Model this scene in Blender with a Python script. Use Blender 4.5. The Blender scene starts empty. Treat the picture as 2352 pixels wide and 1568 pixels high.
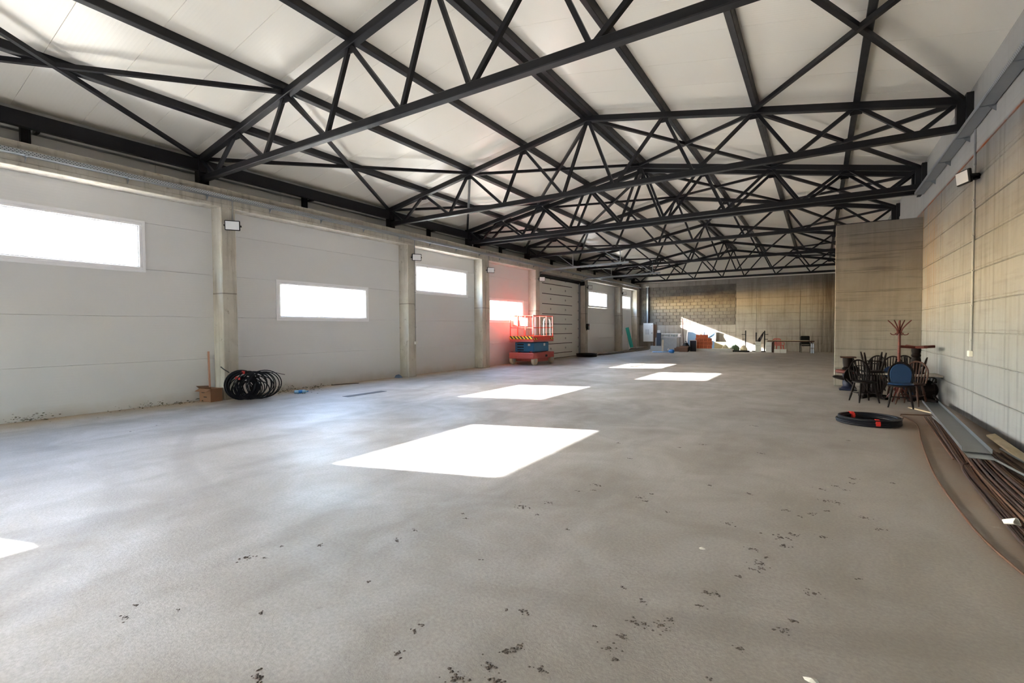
import bpy, math, random
from mathutils import Vector, Matrix, Euler
random.seed(7)
R = math.radians
scene = bpy.context.scene
COL = scene.collection

# ------------------------------------------------------------------ camera
cam_d = bpy.data.cameras.new('camera')
cam_d.sensor_width = 36.0
cam_d.lens = 17.016
cam_d.clip_end = 500
cam = bpy.data.objects.new('camera', cam_d)
COL.objects.link(cam)
FW = Vector((-0.53465367, 0.84464688, -0.02677889))
RT = Vector((0.8450198, 0.53470236, -0.00590995))
UP = Vector((-0.00932691, 0.02578847, 0.99962391))
M = Matrix((RT, UP, -FW)).transposed().to_4x4()
M.translation = Vector((0, 0, 1.65))
cam.matrix_world = M
scene.camera = cam

# ------------------------------------------------------------------ sky, sun, exposure
SUN_DIR = Vector((2.40, 0.72, -1.0)).normalized()          # the way the light travels
world = bpy.data.worlds.new('world')
scene.world = world
world.use_nodes = True
wn = world.node_tree
wn.nodes.clear()
sky = wn.nodes.new('ShaderNodeTexSky')
sky.sky_type = 'NISHITA'
sky.sun_disc = False
sky.sun_elevation = R(21.5)
sky.sun_rotation = math.atan2(-SUN_DIR.x, -SUN_DIR.y)
sky.air_density = 1.0
sky.dust_density = 1.2
bg = wn.nodes.new('ShaderNodeBackground')
bg.inputs['Strength'].default_value = 0.9
wo = wn.nodes.new('ShaderNodeOutputWorld')
wn.links.new(sky.outputs[0], bg.inputs[0])
wn.links.new(bg.outputs[0], wo.inputs[0])

sun_d = bpy.data.lights.new('sun', 'SUN')
sun_d.energy = 14.0
sun_d.angle = R(0.6)
sun_d.color = (1.0, 0.965, 0.925)
sun = bpy.data.objects.new('sun', sun_d)
sun.rotation_euler = SUN_DIR.to_track_quat('-Z', 'Y').to_euler()
sun.location = (-40, -15, 30)
COL.objects.link(sun)

vs = scene.view_settings
vs.view_transform = 'Standard'
vs.look = 'None'
vs.exposure = 3.3
vs.gamma = 1.0
vs.use_curve_mapping = False
cy = scene.cycles
cy.use_denoising = True
cy.max_bounces = 14
cy.diffuse_bounces = 10
cy.glossy_bounces = 4
cy.transparent_max_bounces = 12
cy.caustics_reflective = False
cy.caustics_refractive = False
cy.sample_clamp_indirect = 30.0

# ------------------------------------------------------------------ materials
def lin(c):
    return tuple(((v / 255.0) / 12.92 if v / 255.0 <= .04045 else ((v / 255.0 + .055) / 1.055) ** 2.4) for v in c)

class NT:
    def __init__(self, name):
        self.m = bpy.data.materials.new(name)
        self.m.use_nodes = True
        self.t = self.m.node_tree
        self.t.nodes.clear()
        self.out = self.t.nodes.new('ShaderNodeOutputMaterial')
        self.b = self.t.nodes.new('ShaderNodeBsdfPrincipled')
        self.link(self.b.outputs[0], self.out.inputs[0])
        self._pos = None
    def n(self, t): return self.t.nodes.new(t)
    def link(self, a, b): self.t.links.new(a, b)
    def put(self, v, sock):
        if isinstance(v, (int, float)): sock.default_value = v
        elif isinstance(v, tuple): sock.default_value = v if len(v) == 4 or sock.type == 'VECTOR' else (*v, 1)
        else: self.link(v, sock)
    def pos(self):
        if self._pos is None: self._pos = self.n('ShaderNodeNewGeometry').outputs['Position']
        return self._pos
    def obj(self): return self.n('ShaderNodeTexCoord').outputs['Object']
    def xyz(self, v=None):
        s = self.n('ShaderNodeSeparateXYZ'); self.link(v or self.pos(), s.inputs[0]); return s.outputs
    def scale(self, v, s):
        m = self.n('ShaderNodeVectorMath'); m.operation = 'MULTIPLY'; self.link(v, m.inputs[0]); m.inputs[1].default_value = s; return m.outputs[0]
    def noise(self, v, sc, det=4, rough=.55, dist=0):
        x = self.n('ShaderNodeTexNoise'); self.link(v, x.inputs['Vector'])
        x.inputs['Scale'].default_value = sc; x.inputs['Detail'].default_value = det
        x.inputs['Roughness'].default_value = rough; x.inputs['Distortion'].default_value = dist
        return x.outputs['Fac']
    def math(self, op, a, b=0.0, c=None):
        m = self.n('ShaderNodeMath'); m.operation = op; self.put(a, m.inputs[0]); self.put(b, m.inputs[1])
        if c is not None: self.put(c, m.inputs[2])
        return m.outputs[0]
    def ramp(self, v, a, b, lo=0.0, hi=1.0):
        m = self.n('ShaderNodeMapRange'); self.put(v, m.inputs[0]); m.inputs[1].default_value = a; m.inputs[2].default_value = b
        m.inputs[3].default_value = lo; m.inputs[4].default_value = hi; m.clamp = True; return m.outputs[0]
    def mix(self, f, a, b, mode='MIX'):
        m = self.n('ShaderNodeMix'); m.data_type = 'RGBA'; m.blend_type = mode
        self.put(f, m.inputs[0]); self.put(a, m.inputs[6]); self.put(b, m.inputs[7]); return m.outputs[2]
    def bump(self, h, strength=.3, dist=.01, prev=None):
        b = self.n('ShaderNodeBump'); b.inputs['Strength'].default_value = strength; b.inputs['Distance'].default_value = dist
        self.link(h, b.inputs['Height'])
        if prev is not None: self.link(prev, b.inputs['Normal'])
        self.link(b.outputs[0], self.b.inputs['Normal']); return b.outputs[0]
    def fin(self, color, rough=.6, metal=0.0):
        self.put(color, self.b.inputs['Base Color']); self.put(rough, self.b.inputs['Roughness']); self.put(metal, self.b.inputs['Metallic'])
        return self.m

MATS = {}
def plain(name, rgb, rough=.6, metal=0.0, var=.12, sc=9.0, spec=.5):
    """one colour with a little mottling"""
    if name in MATS: return MATS[name]
    t = NT(name); c = lin(rgb)
    f = t.noise(t.obj(), sc, 4)
    col = t.mix(f, tuple(max(0, v * (1 - var)) for v in c), tuple(min(1, v * (1 + var)) for v in c))
    t.b.inputs['Specular IOR Level'].default_value = spec
    MATS[name] = t.fin(col, rough, metal); return MATS[name]

def mat_floor():
    t = NT('concrete_floor'); p = t.pos(); X, Y, Z = t.xyz()
    big = t.noise(p, .22, 5, .6, .4); mid = t.noise(p, 1.1, 6, .62, .6); sw = t.noise(t.scale(p, (.9, .28, 1)), 1.3, 5, .6)
    grain = t.noise(p, 45, 3, .6); fine = t.noise(p, 130, 2, .5)
    col = t.mix(t.ramp(big, .35, .68), lin((153, 148, 142)), lin((178, 176, 174)))
    col = t.mix(t.ramp(mid, .40, .66, 0, .75), col, lin((192, 191, 192)))
    col = t.mix(t.ramp(sw, .48, .7, 0, .6), col, lin((130, 124, 118)))
    # the trodden strip by the concrete wall is browner, the dust along the panels sandy
    brown = t.math('MULTIPLY', t.ramp(t.math('ADD', X, t.math('MULTIPLY', mid, 2.2)), -1.2, 2.6), .55)
    col = t.mix(brown, col, lin((140, 131, 118)))
    rust = t.math('MULTIPLY', t.ramp(t.math('ADD', X, t.math('MULTIPLY', mid, .9)), 1.35, 1.8), t.ramp(Y, 12.5, 11.0))
    col = t.mix(t.math('MULTIPLY', rust, .75), col, lin((120, 88, 58)))
    sand = t.ramp(t.math('ADD', X, t.math('MULTIPLY', t.noise(p, .8, 5), 1.5)), -10.75, -11.5)
    col = t.mix(t.math('MULTIPLY', sand, .8), col, lin((196, 172, 138)))
    farb = t.math('MULTIPLY', t.ramp(Y, 15, 27), .6)
    col = t.mix(farb, col, lin((164, 152, 133)))
    # tyre arcs
    def arc(cx, cy_, r, w, y0, y1):
        d = t.n('ShaderNodeVectorMath'); d.operation = 'DISTANCE'; t.link(p, d.inputs[0]); d.inputs[1].default_value = (cx, cy_, 0)
        k = t.math('ABSOLUTE', t.math('SUBTRACT', d.outputs['Value'], r))
        a = t.ramp(k, w, w * .45); b = t.math('MULTIPLY', t.ramp(Y, y0, y0 + .6), t.ramp(Y, y1, y1 - .6))
        return t.math('MULTIPLY', t.math('MULTIPLY', a, b), t.ramp(mid, .3, .6, .08, .3))
    for a in (arc(-5.2, 9.0, 2.35, .16, 7.4, 11.0), arc(-5.2, 9.0, 1.1, .13, 8.2, 10.4), arc(-8, -2.6, 5.0, .16, -1.0, 2.4), arc(-3.5, 11.5, 9.2, .15, 2.2, 4.2)):
        col = t.mix(a, col, lin((112, 104, 98)))
    # spots and pale splashes
    sp = t.noise(p, 3.4, 6, .7, .5)
    col = t.mix(t.ramp(sp, .68, .76, 0, .6), col, lin((92, 86, 80)))
    pale = t.noise(t.scale(p, (1, .6, 1)), 2.2, 6, .7)
    col = t.mix(t.math('MULTIPLY', t.ramp(pale, .64, .72), t.ramp(X, -.5, .6, .25, .8)), col, lin((192, 182, 164)))
    col = t.mix(t.ramp(grain, .3, .7, 0, .4), col, lin((112, 108, 105)))
    h = t.math('ADD', t.math('MULTIPLY', grain, .6), t.math('ADD', t.math('MULTIPLY', fine, .25), t.math('MULTIPLY', mid, .8)))
    t.bump(h, .35, .012)
    return t.fin(col, t.ramp(mid, .3, .7, .62, .45))

def mat_formed(name, base, dark, light, hor='Y', rust=False, stain=False, hzs=.22, sts=1.0, row=.527, warm=(170, 156, 128)):
    """board-marked concrete: lift lines every half metre, streaks running down"""
    t = NT(name); p = t.pos(); X, Y, Z = t.xyz()
    big = t.noise(p, .5, 5, .6, .3); mid = t.noise(p, 2.6, 6, .65)
    st = t.noise(t.scale(p, (7, 7, .35)), 1.0, 5, .65)
    grain = t.noise(p, 60, 3, .6)
    hz = t.noise(t.scale(p, (.5, .5, 9)), 1.0, 5, .6)
    col = t.mix(t.ramp(big, .34, .66), lin(base), lin(light))
    col = t.mix(t.ramp(mid, .45, .8, 0, .5), col, lin(warm))
    col = t.mix(t.ramp(hz, .54, .72, 0, hzs), col, lin(dark))
    # run marks: stronger low on the wall and just under the top joint
    low = t.ramp(t.math('ADD', Z, t.math('MULTIPLY', big, 1.2)), 2.4, .8, .3, .9)
    col = t.mix(t.math('MULTIPLY', t.ramp(st, .52, .63, 0, sts), low), col, lin(dark))
    col = t.mix(t.math('MULTIPLY', t.ramp(st, .46, .36), .35), col, lin(light))
    # lift lines
    zz = t.math('ADD', Z, t.math('MULTIPLY', t.math('SUBTRACT', mid, .5), .05))
    k = t.math('ABSOLUTE', t.math('SUBTRACT', t.math('FRACT', t.math('DIVIDE', zz, row)), .5))
    line = t.math('MULTIPLY', t.ramp(k, .47, .495), t.ramp(t.noise(p, 1.6, 6, .7), .36, .66, .04, .6))
    col = t.mix(line, col, lin((98, 92, 84)))
    if stain:
        col = t.mix(t.math('MULTIPLY', t.ramp(X, -.5, .5), t.ramp(st, .3, .6, .3, .9)), col, lin((92, 82, 70)))
    if rust:
        col = t.mix(t.math('MULTIPLY', t.ramp(t.math('ADD', Z, t.math('MULTIPLY', mid, .8)), 2.3, 1.2), .5), col, lin((136, 142, 149)))
        rl = t.math('ABSOLUTE', t.math('SUBTRACT', Z, 4.6))
        rm = t.math('MULTIPLY', t.ramp(rl, .035, .01), t.ramp(t.noise(p, 1.5, 5, .7), .4, .6, .1, 1))
        col = t.mix(rm, col, lin((176, 96, 44)))
        under = t.math('MULTIPLY', t.math('MULTIPLY', t.ramp(Z, 1.2, 4.4), t.ramp(Z, 4.62, 4.55)), t.ramp(Y, 13.4, 15.6))
        col = t.mix(t.math('MULTIPLY', under, t.ramp(st, .45, .62, .02, .6)), col, lin((176, 136, 92)))
        up = t.ramp(Z, 4.6, 4.66)
        col = t.mix(t.math('MULTIPLY', up, .55), col, lin((196, 195, 192)))
    gn = t.math('ADD', t.math('MULTIPLY', grain, .35), t.math('ADD', mid, t.math('MULTIPLY', hz, .5)))
    t.bump(gn, .4, .012)
    return t.fin(col, .82)

def mat_ribbed(name, rgb, axis, rough, pitch=.055, warm=None):
    """coated sandwich panel with fine ribs"""
    t = NT(name); X, Y, Z = t.xyz()
    c = {'X': X, 'Y': Y, 'Z': Z}[axis]
    w = t.math('SINE', t.math('MULTIPLY', c, 2 * math.pi / pitch))
    h = t.ramp(w, -.2, .5)
    n = t.noise(t.pos(), .6, 4); col = t.mix(n, lin(rgb), lin(tuple(min(255, v + 5) for v in rgb)))
    if axis == 'Z':
        dirt = t.math('MULTIPLY', t.ramp(t.math('ADD', Z, t.math('MULTIPLY', t.noise(t.pos(), 3, 5), .35)), .42, .1), .45)
        col = t.mix(dirt, col, lin((176, 160, 134)))
    t.bump(h, .12, .0025)
    return t.fin(col, rough)

def mat_perforated(name):
    t = NT(name); X, Y, Z = t.xyz()
    a = t.math('SINE', t.math('MULTIPLY', Y, 2 * math.pi / .05)); b = t.math('SINE', t.math('MULTIPLY', Z, 2 * math.pi / .045))
    hole = t.ramp(t.math('MULTIPLY', a, b), .35, .5)
    col = t.mix(hole, lin((186, 192, 198)), lin((84, 90, 96)))
    return t.fin(col, .38, .5)

def mat_glass():
    m = bpy.data.materials.new('window_glass'); m.use_nodes = True; t = m.node_tree; t.nodes.clear()
    o = t.nodes.new('ShaderNodeOutputMaterial'); mx = t.nodes.new('ShaderNodeMixShader'); tr = t.nodes.new('ShaderNodeBsdfTransparent')
    gl = t.nodes.new('ShaderNodeBsdfGlossy')
    tr.inputs[0].default_value = (.97, .98, .98, 1); gl.inputs['Roughness'].default_value = .02
    mx.inputs[0].default_value = .05; t.links.new(tr.outputs[0], mx.inputs[1]); t.links.new(gl.outputs[0], mx.inputs[2]); t.links.new(mx.outputs[0], o.inputs[0])
    return m

def mat_column():
    t = NT('cast_concrete'); p = t.pos(); X, Y, Z = t.xyz()
    big = t.noise(p, 1.3, 5, .6, .3); st = t.noise(t.scale(p, (9, 9, .6)), 1, 5, .65); mid = t.noise(p, 6, 6, .7)
    col = t.mix(t.ramp(big, .3, .7), lin((178, 172, 160)), lin((204, 200, 190)))
    col = t.mix(t.ramp(st, .52, .7, 0, .6), col, lin((140, 132, 122)))
    col = t.mix(t.ramp(mid, .6, .72, 0, .7), col, lin((120, 104, 88)))
    k = t.math('ABSOLUTE', t.math('SUBTRACT', Z, 2.52)); col = t.mix(t.ramp(k, .02, .006, 0, .7), col, lin((96, 88, 80)))
    t.bump(t.math('ADD', mid, t.math('MULTIPLY', st, .5)), .5, .015)
    return t.fin(col, .85)

def mat_steel():
    t = NT('painted_steel'); p = t.pos(); n = t.noise(p, 5, 5, .7); d = t.noise(p, 1.2, 4)
    col = t.mix(t.ramp(n, .55, .8, 0, .6), lin((26, 26, 30)), lin((46, 44, 44)))
    col = t.mix(t.ramp(d, .4, .7, 0, .3), col, lin((20, 22, 34))); t.b.inputs['Specular IOR Level'].default_value = .3
    return t.fin(col, t.ramp(n, .3, .7, .34, .5))

def mat_rust(name, a, b):
    t = NT(name); n = t.noise(t.pos(), 9, 5, .7); g = t.noise(t.pos(), 60, 3)
    col = t.mix(t.ramp(n, .35, .65), lin(a), lin(b)); t.bump(g, .4, .004); return t.fin(col, .7, .25)

def mat_wood(name, a, b, sc=(30, 3, 30), rough=.6, spec=.5):
    t = NT(name); t.b.inputs['Specular IOR Level'].default_value = spec; n = t.noise(t.scale(t.obj(), sc), 1, 5, .6, .6); g = t.noise(t.obj(), 4, 4)
    col = t.mix(t.ramp(n, .3, .7), lin(a), lin(b)); col = t.mix(t.ramp(g, .4, .8, 0, .35), col, lin(tuple(int(v * .7) for v in a)))
    return t.fin(col, rough)

def mat_ground():
    t = NT('gravel'); n = t.noise(t.pos(), .5, 5); g = t.noise(t.pos(), 14, 4)
    col = t.mix(n, lin((176, 168, 152)), lin((158, 156, 150))); col = t.mix(t.ramp(g, .4, .7, 0, .4), col, lin((120, 116, 108))); return t.fin(col, .9)

def mat_block():
    t = NT('cement_block'); p = t.pos(); n = t.noise(p, 2, 5, .7); g = t.noise(p, 25, 4, .7); f = t.noise(p, .7, 3)
    col = t.mix(t.ramp(n, .35, .65), lin((100, 94, 87)), lin((124, 118, 109))); col = t.mix(t.ramp(f, .45, .7, 0, .5), col, lin((128, 124, 120)))
    t.bump(g, .5, .02); return t.fin(col, .9)

def mat_hazard():
    t = NT('hazard_stripes'); X, Y, Z = t.xyz()
    s = t.math('FRACT', t.math('MULTIPLY', t.math('ADD', t.math('ADD', X, Y), t.math('MULTIPLY', Z, 1.0)), 5.5))
    return t.fin(t.mix(t.ramp(s, .48, .52), lin((28, 26, 26)), lin((236, 190, 50))), .5)

FLOOR = mat_floor()
RIGHTC = mat_formed('formed_concrete_light', (124, 123, 122), (74, 72, 70), (144, 145, 147), rust=True, warm=(126, 121, 114))
STUBC = mat_formed('formed_concrete_brown', (124, 119, 112), (74, 70, 65), (142, 138, 132), warm=(122, 114, 102), hzs=.75, sts=.45)
FARC = mat_formed('formed_concrete_far', (144, 138, 130), (92, 86, 78), (164, 159, 151), warm=(138, 129, 115), stain=True)
WPANEL = mat_ribbed('wall_panel_coating', (218, 219, 221), 'Z', .38)
RPANEL = mat_ribbed('roof_panel_coating', (242, 239, 231), 'Y', .3, .06)
CONC = mat_column()
STEEL = mat_steel()
GLASS = mat_glass()
PVC = plain('white_pvc', (246, 247, 252), .35, 0, .02)
GALV = mat_perforated('galvanised_tray')
ZINC = plain('zinc_sheet', (146, 152, 158), .36, .5, .1, 5)
SHEET = plain('dull_zinc', (112, 120, 128), .4, .5, .15, 3)
CONDUIT = plain('grey_conduit', (150, 152, 154), .5, .1)
BLACKP = plain('black_plastic', (16, 16, 18), .5, spec=.25)
LENS = plain('lamp_lens', (226, 228, 232), .2, 0, .02)
WHITEP = plain('white_paint', (226, 226, 222), .45, 0, .03)
CABLE = plain('black_cable', (14, 17, 26), .45, 0, .3, 20, .22)
REDTAPE = plain('red_tape', (200, 44, 40), .45)
LIFTRED = plain('lift_red', (214, 62, 42), .42, 0, .1)
LIFTDUST = plain('dusty_red', (178, 84, 78), .6, 0, .15)
LIFTBLUE = plain('lift_blue', (34, 104, 150), .45, 0, .1)
TYRE = plain('tan_tyre', (190, 176, 152), .8)
HAZ = mat_hazard()
RUST = mat_rust('rusty_steel', (78, 58, 50), (56, 46, 44))
RUST2 = mat_rust('rusty_orange', (112, 80, 62), (86, 66, 54))
DKWOOD = mat_wood('dark_stained_wood', (15, 11, 12), (25, 18, 17), rough=.55, spec=.12)
REDWOOD = mat_wood('red_stained_wood', (96, 42, 36), (74, 32, 30), rough=.45, spec=.25)
BRWOOD = mat_wood('brown_wood', (74, 48, 38), (56, 36, 30), rough=.5, spec=.25)
PINE = mat_wood('raw_pine', (214, 200, 172), (194, 176, 144), rough=.7)
GREYWOOD = mat_wood('weathered_board', (140, 130, 116), (116, 106, 94), rough=.85)
BLUEPAD = plain('blue_vinyl', (12, 42, 76), .5, 0, .12, spec=.25)
GREYPAD = plain('grey_vinyl', (46, 48, 62), .45)
CARD = plain('cardboard', (146, 108, 82), .85, 0, .1)
CARD2 = plain('dark_cardboard', (116, 88, 70), .85, 0, .1)
CLAY = plain('fired_clay', (204, 108, 70), .85, 0, .16)
GREYB = plain('grey_board', (172, 172, 170), .7)
BLUEP = plain('blue_plastic', (40, 118, 196), .35)
PALEBLUE = plain('pale_blue_plastic', (150, 196, 226), .25)
TEAL = plain('teal_film', (36, 168, 152), .4)
REDPL = plain('red_plastic', (190, 62, 54), .4)
GREENBAG = plain('green_bag', (96, 118, 92), .4, 0, .5, 14)
TANBAG = plain('tan_bag', (206, 190, 156), .45, 0, .35, 12)
DARKCLOTH = plain('dark_cloth', (48, 40, 44), .9)
NAVY = plain('navy_plastic', (18, 26, 48), .5, spec=.3)
BRANCH = plain('leaf_green', (78, 92, 52), .7, 0, .3)
BARK = plain('bark', (92, 78, 62), .9)
SOIL = plain('dark_soil', (96, 90, 86), .95, 0, .3, 30)
WEED = plain('dry_weed', (78, 74, 50), .9, 0, .4, 30)
BLOCK = mat_block()
GROUND = mat_ground()
MORTAR = plain('mortar', (138, 132, 123), .9, 0, .12)

# ------------------------------------------------------------------ mesh helpers
class MB:
    def __init__(self): self.v = []; self.f = []
    def add(self, vs, fs):
        o = len(self.v); self.v += [tuple(x) for x in vs]; self.f += [tuple(i + o for i in q) for q in fs]; return self
    def box(self, x0, x1, y0, y1, z0, z1):
        return self.add([(x0, y0, z0), (x1, y0, z0), (x1, y1, z0), (x0, y1, z0), (x0, y0, z1), (x1, y0, z1), (x1, y1, z1), (x0, y1, z1)],
                        [(0, 3, 2, 1), (4, 5, 6, 7), (0, 1, 5, 4), (1, 2, 6, 5), (2, 3, 7, 6), (3, 0, 4, 7)])
    def cham(self, x0, x1, y0, y1, z0, z1, c):
        """box with all edges chamfered"""
        P = []; idx = {}
        for ix, sx in ((0, -1), (1, 1)):
            for iy, sy in ((0, -1), (1, 1)):
                for iz, sz in ((0, -1), (1, 1)):
                    X = (x0, x1)[ix]; Y = (y0, y1)[iy]; Z = (z0, z1)[iz]
                    for a in range(3):
                        idx[ix, iy, iz, a] = len(P)
                        P.append((X - (sx * c if a != 0 else 0), Y - (sy * c if a != 1 else 0), Z - (sz * c if a != 2 else 0)))
        F = []
        def q(l, flip): F.append(tuple(l if not flip else l[::-1]))
        for s in (0, 1):
            q([idx[s, 0, 0, 0], idx[s, 1, 0, 0], idx[s, 1, 1, 0], idx[s, 0, 1, 0]], s == 0)
            q([idx[0, s, 0, 1], idx[0, s, 1, 1], idx[1, s, 1, 1], idx[1, s, 0, 1]], s == 0)
            q([idx[0, 0, s, 2], idx[1, 0, s, 2], idx[1, 1, s, 2], idx[0, 1, s, 2]], s == 0)
        for a in (0, 1):
            for b in (0, 1):
                q([idx[a, b, 0, 0], idx[a, b, 0, 1], idx[a, b, 1, 1], idx[a, b, 1, 0]], a != b)
                q([idx[a, 0, b, 0], idx[a, 1, b, 0], idx[a, 1, b, 2], idx[a, 0, b, 2]], a != b)
                q([idx[0, a, b, 1], idx[0, a, b, 2], idx[1, a, b, 2], idx[1, a, b, 1]], a != b)
        for a in (0, 1):
            for b in (0, 1):
                for c_ in (0, 1):
                    q([idx[a, b, c_, 0], idx[a, b, c_, 1], idx[a, b, c_, 2]], (a + b + c_) % 2 == 0)
        return self.add(P, F)
    def beam(self, a, b, w, h, up=(0, 0, 1), c=0.0):
        a = Vector(a); b = Vector(b); d = (b - a).normalized(); u = Vector(up)
        s = d.cross(u)
        if s.length < 1e-4: s = d.cross(Vector((0, 1, 0)))
        s.normalize(); u = s.cross(d).normalized()
        if c <= 0: prof = [(-w / 2, -h / 2), (w / 2, -h / 2), (w / 2, h / 2), (-w / 2, h / 2)]
        else:
            x, y = w / 2, h / 2; prof = [(-x + c, -y), (x - c, -y), (x, -y + c), (x, y - c), (x - c, y), (-x + c, y), (-x, y - c), (-x, -y + c)]
        n = len(prof)
        vs = [a + s * p + u * q for p, q in prof] + [b + s * p + u * q for p, q in prof]
        fs = [(i, (i + 1) % n, n + (i + 1) % n, n + i) for i in range(n)] + [tuple(range(n))[::-1], tuple(range(n, 2 * n))]
        return self.add(vs, fs)
    def tube(self, pts, r, n=8, closed=False, caps=True):
        pts = [Vector(p) for p in pts]; m = len(pts); rs = r if isinstance(r, (list, tuple)) else [r] * m
        vs = []; prev = None
        for i, p in enumerate(pts):
            if closed: d = pts[(i + 1) % m] - pts[i - 1]
            else: d = pts[min(i + 1, m - 1)] - pts[max(i - 1, 0)]
            if d.length < 1e-9: d = Vector((0, 0, 1))
            d.normalize()
            if prev is None:
                s = d.cross(Vector((0, 0, 1)))
                if s.length < .05: s = d.cross(Vector((0, 1, 0)))
            else: s = prev - d * prev.dot(d)
            s.normalize(); prev = s; u = d.cross(s)
            vs += [p + (s * math.cos(2 * math.pi * k / n) + u * math.sin(2 * math.pi * k / n)) * rs[i] for k in range(n)]
        fs = []
        for i in range(m if closed else m - 1):
            j = (i + 1) % m
            for k in range(n): fs.append((i * n + k, j * n + k, j * n + (k + 1) % n, i * n + (k + 1) % n))
        if caps and not closed: fs += [tuple(range(n)), tuple(range((m - 1) * n, m * n))[::-1]]
        return self.add(vs, fs)
    def lathe(self, prof, n=20, o=(0, 0, 0), axis='Z'):
        ox, oy, oz = o; vs = []
        for r, z in prof:
            for k in range(n):
                a = 2 * math.pi * k / n; x, y = r * math.cos(a), r * math.sin(a)
                vs.append((ox + x, oy + y, oz + z) if axis == 'Z' else ((ox + z, oy + x, oz + y) if axis == 'X' else (ox + x, oy + z, oz + y)))
        m = len(prof); fs = []
        for i in range(m - 1):
            for k in range(n): fs.append((i * n + k, i * n + (k + 1) % n, (i + 1) * n + (k + 1) % n, (i + 1) * n + k))
        fs += [tuple(range(n))[::-1], tuple(range((m - 1) * n, m * n))]
        return self.add(vs, fs)
    def prism(self, poly, a, b, plane='XZ'):
        """extrude a polygon: plane XZ along Y, XY along Z, YZ along X"""
        n = len(poly)
        def P(p, q, d): return {'XZ': (p, d, q), 'XY': (p, q, d), 'YZ': (d, p, q)}[plane]
        vs = [P(p, q, a) for p, q in poly] + [P(p, q, b) for p, q in poly]
        return self.add(vs, [(i, (i + 1) % n, n + (i + 1) % n, n + i) for i in range(n)] + [tuple(range(n))[::-1], tuple(range(n, 2 * n))])
    def xf(self, m):
        self.v = [tuple(m @ Vector(p)) for p in self.v]; return self
    def mesh(self, name, mat, smooth=False):
        me = bpy.data.meshes.new(name); me.from_pydata(self.v, [], self.f); me.update()
        import bmesh
        bm = bmesh.new(); bm.from_mesh(me); bmesh.ops.recalc_face_normals(bm, faces=bm.faces); bm.to_mesh(me); bm.free()
        if smooth:
            for p in me.polygons: p.use_smooth = True
            try: me.set_sharp_from_angle(angle=R(40))
            except Exception: pass
        me.materials.append(mat); return me
    def build(self, name, mat, parent=None, smooth=False):
        o = bpy.data.objects.new(name, self.mesh(name, mat, smooth)); COL.objects.link(o)
        if parent is not None: o.parent = parent
        return o

def tag(o, label=None, cat=None, group=None, kind=None):
    if label: o['label'] = label
    if cat: o['category'] = cat
    if group: o['group'] = group
    if kind: o['kind'] = kind
    return o
def empty(name, loc=(0, 0, 0), rz=0.0, rot=None):
    o = bpy.data.objects.new(name, None); o.empty_display_size = .2; o.location = loc
    o.rotation_euler = rot if rot is not None else (0, 0, rz); COL.objects.link(o); return o
def thing(name, label, cat, loc=(0, 0, 0), rz=0.0, group=None, rot=None): return tag(empty(name, loc, rz, rot), label, cat, group)
def inst(name, me, parent, loc=(0, 0, 0), rot=(0, 0, 0), scl=(1, 1, 1)):
    o = bpy.data.objects.new(name, me); COL.objects.link(o); o.parent = parent; o.location = loc; o.rotation_euler = rot; o.scale = scl; return o
def copy_tree(src, parent=None):
    c = src.copy(); COL.objects.link(c); c.parent = parent
    for ch in list(src.children): copy_tree(ch, c)
    return c
def struct(name): return tag(empty(name), kind='structure')

# ------------------------------------------------------------------ dimensions
XL, XR, XW = -12.25, 2.11, 2.25          # truss ends, concrete wall face
XP, XC = -12.27, -11.85                  # panel face, column face
XM = (XL + XR) / 2
HALF = (XR - XL) / 2
ZB, ZE, ZR = 5.19, 5.66, 7.03            # bottom chord, eave and ridge of the top chord
YB, YF = -7.0, 37.4                      # end walls
def zt(x): return ZE + (ZR - ZE) * (1 - abs(x - XM) / HALF)
TRUSS_Y = [-0.2, 5.8, 11.72, 16.05, 16.6, 20.8, 26.95, 33.1, 37.0]
TF = [0, .1064, .2304, .365, .5, .635, .7696, .8936, 1]
BF = [.0419, .1788, .3179, .451, .549, .6821, .8212, .9581]
TX = [XL + (XR - XL) * t for t in TF]
BX = [XL + (XR - XL) * t for t in BF]

# ------------------------------------------------------------------ ground and floor
g = MB().box(-90, 60, -70, 110, -.5, -.12).build('ground', GROUND); tag(g, kind='structure')
f = MB().box(-12.9, 2.7, YB - .3, YF + .3, -.12, 0).build('floor', FLOOR); tag(f, kind='structure')

# ------------------------------------------------------------------ wall_left: panels, columns, beam, clerestory
wl = struct('wall_left')
BAYS = [(YB, 0.0), (.35, 6.0), (6.35, 12.1), (12.48, 16.43), (16.95, 20.95), (21.35, 26.95), (27.35, 33.1), (33.5, 36.75)]
WIN = [(0, -4.2, -.93, 2.09), (1, 1.54, 4.58, 2.95), (2, 7.64, 10.68, 1.95), (3, 12.89, 15.92, 2.98), (4, 17.5, 20.4, 1.97), (6, 28.42, 31.58, 3.02), (7, 33.75, 36.42, 3.05)]
DOOR = (21.75, 26.85, 4.3)
def panel(y0, y1, z0, z1):
    # outer skin flush, inner face drawn in by a small joint so the seams are grooves
    e = .003
    vs = [(XP - .1, y0, z0), (XP - .1, y1, z0), (XP - .1, y1, z1), (XP - .1, y0, z1),
          (XP - .025, y0, z0), (XP - .025, y1, z0), (XP - .025, y1, z1), (XP - .025, y0, z1),
          (XP, y0 + e, z0 + e), (XP, y1 - e, z0 + e), (XP, y1 - e, z1 - e), (XP, y0 + e, z1 - e)]
    fs = [(0, 1, 2, 3)] + [(i, (i + 1) % 4, 4 + (i + 1) % 4, 4 + i) for i in range(4)] + [(4 + i, 4 + (i + 1) % 4, 8 + (i + 1) % 4, 8 + i) for i in range(4)] + [(8, 9, 10, 11)]
    MB().add(vs, fs).build('wall_panel', WPANEL, wl)
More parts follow.
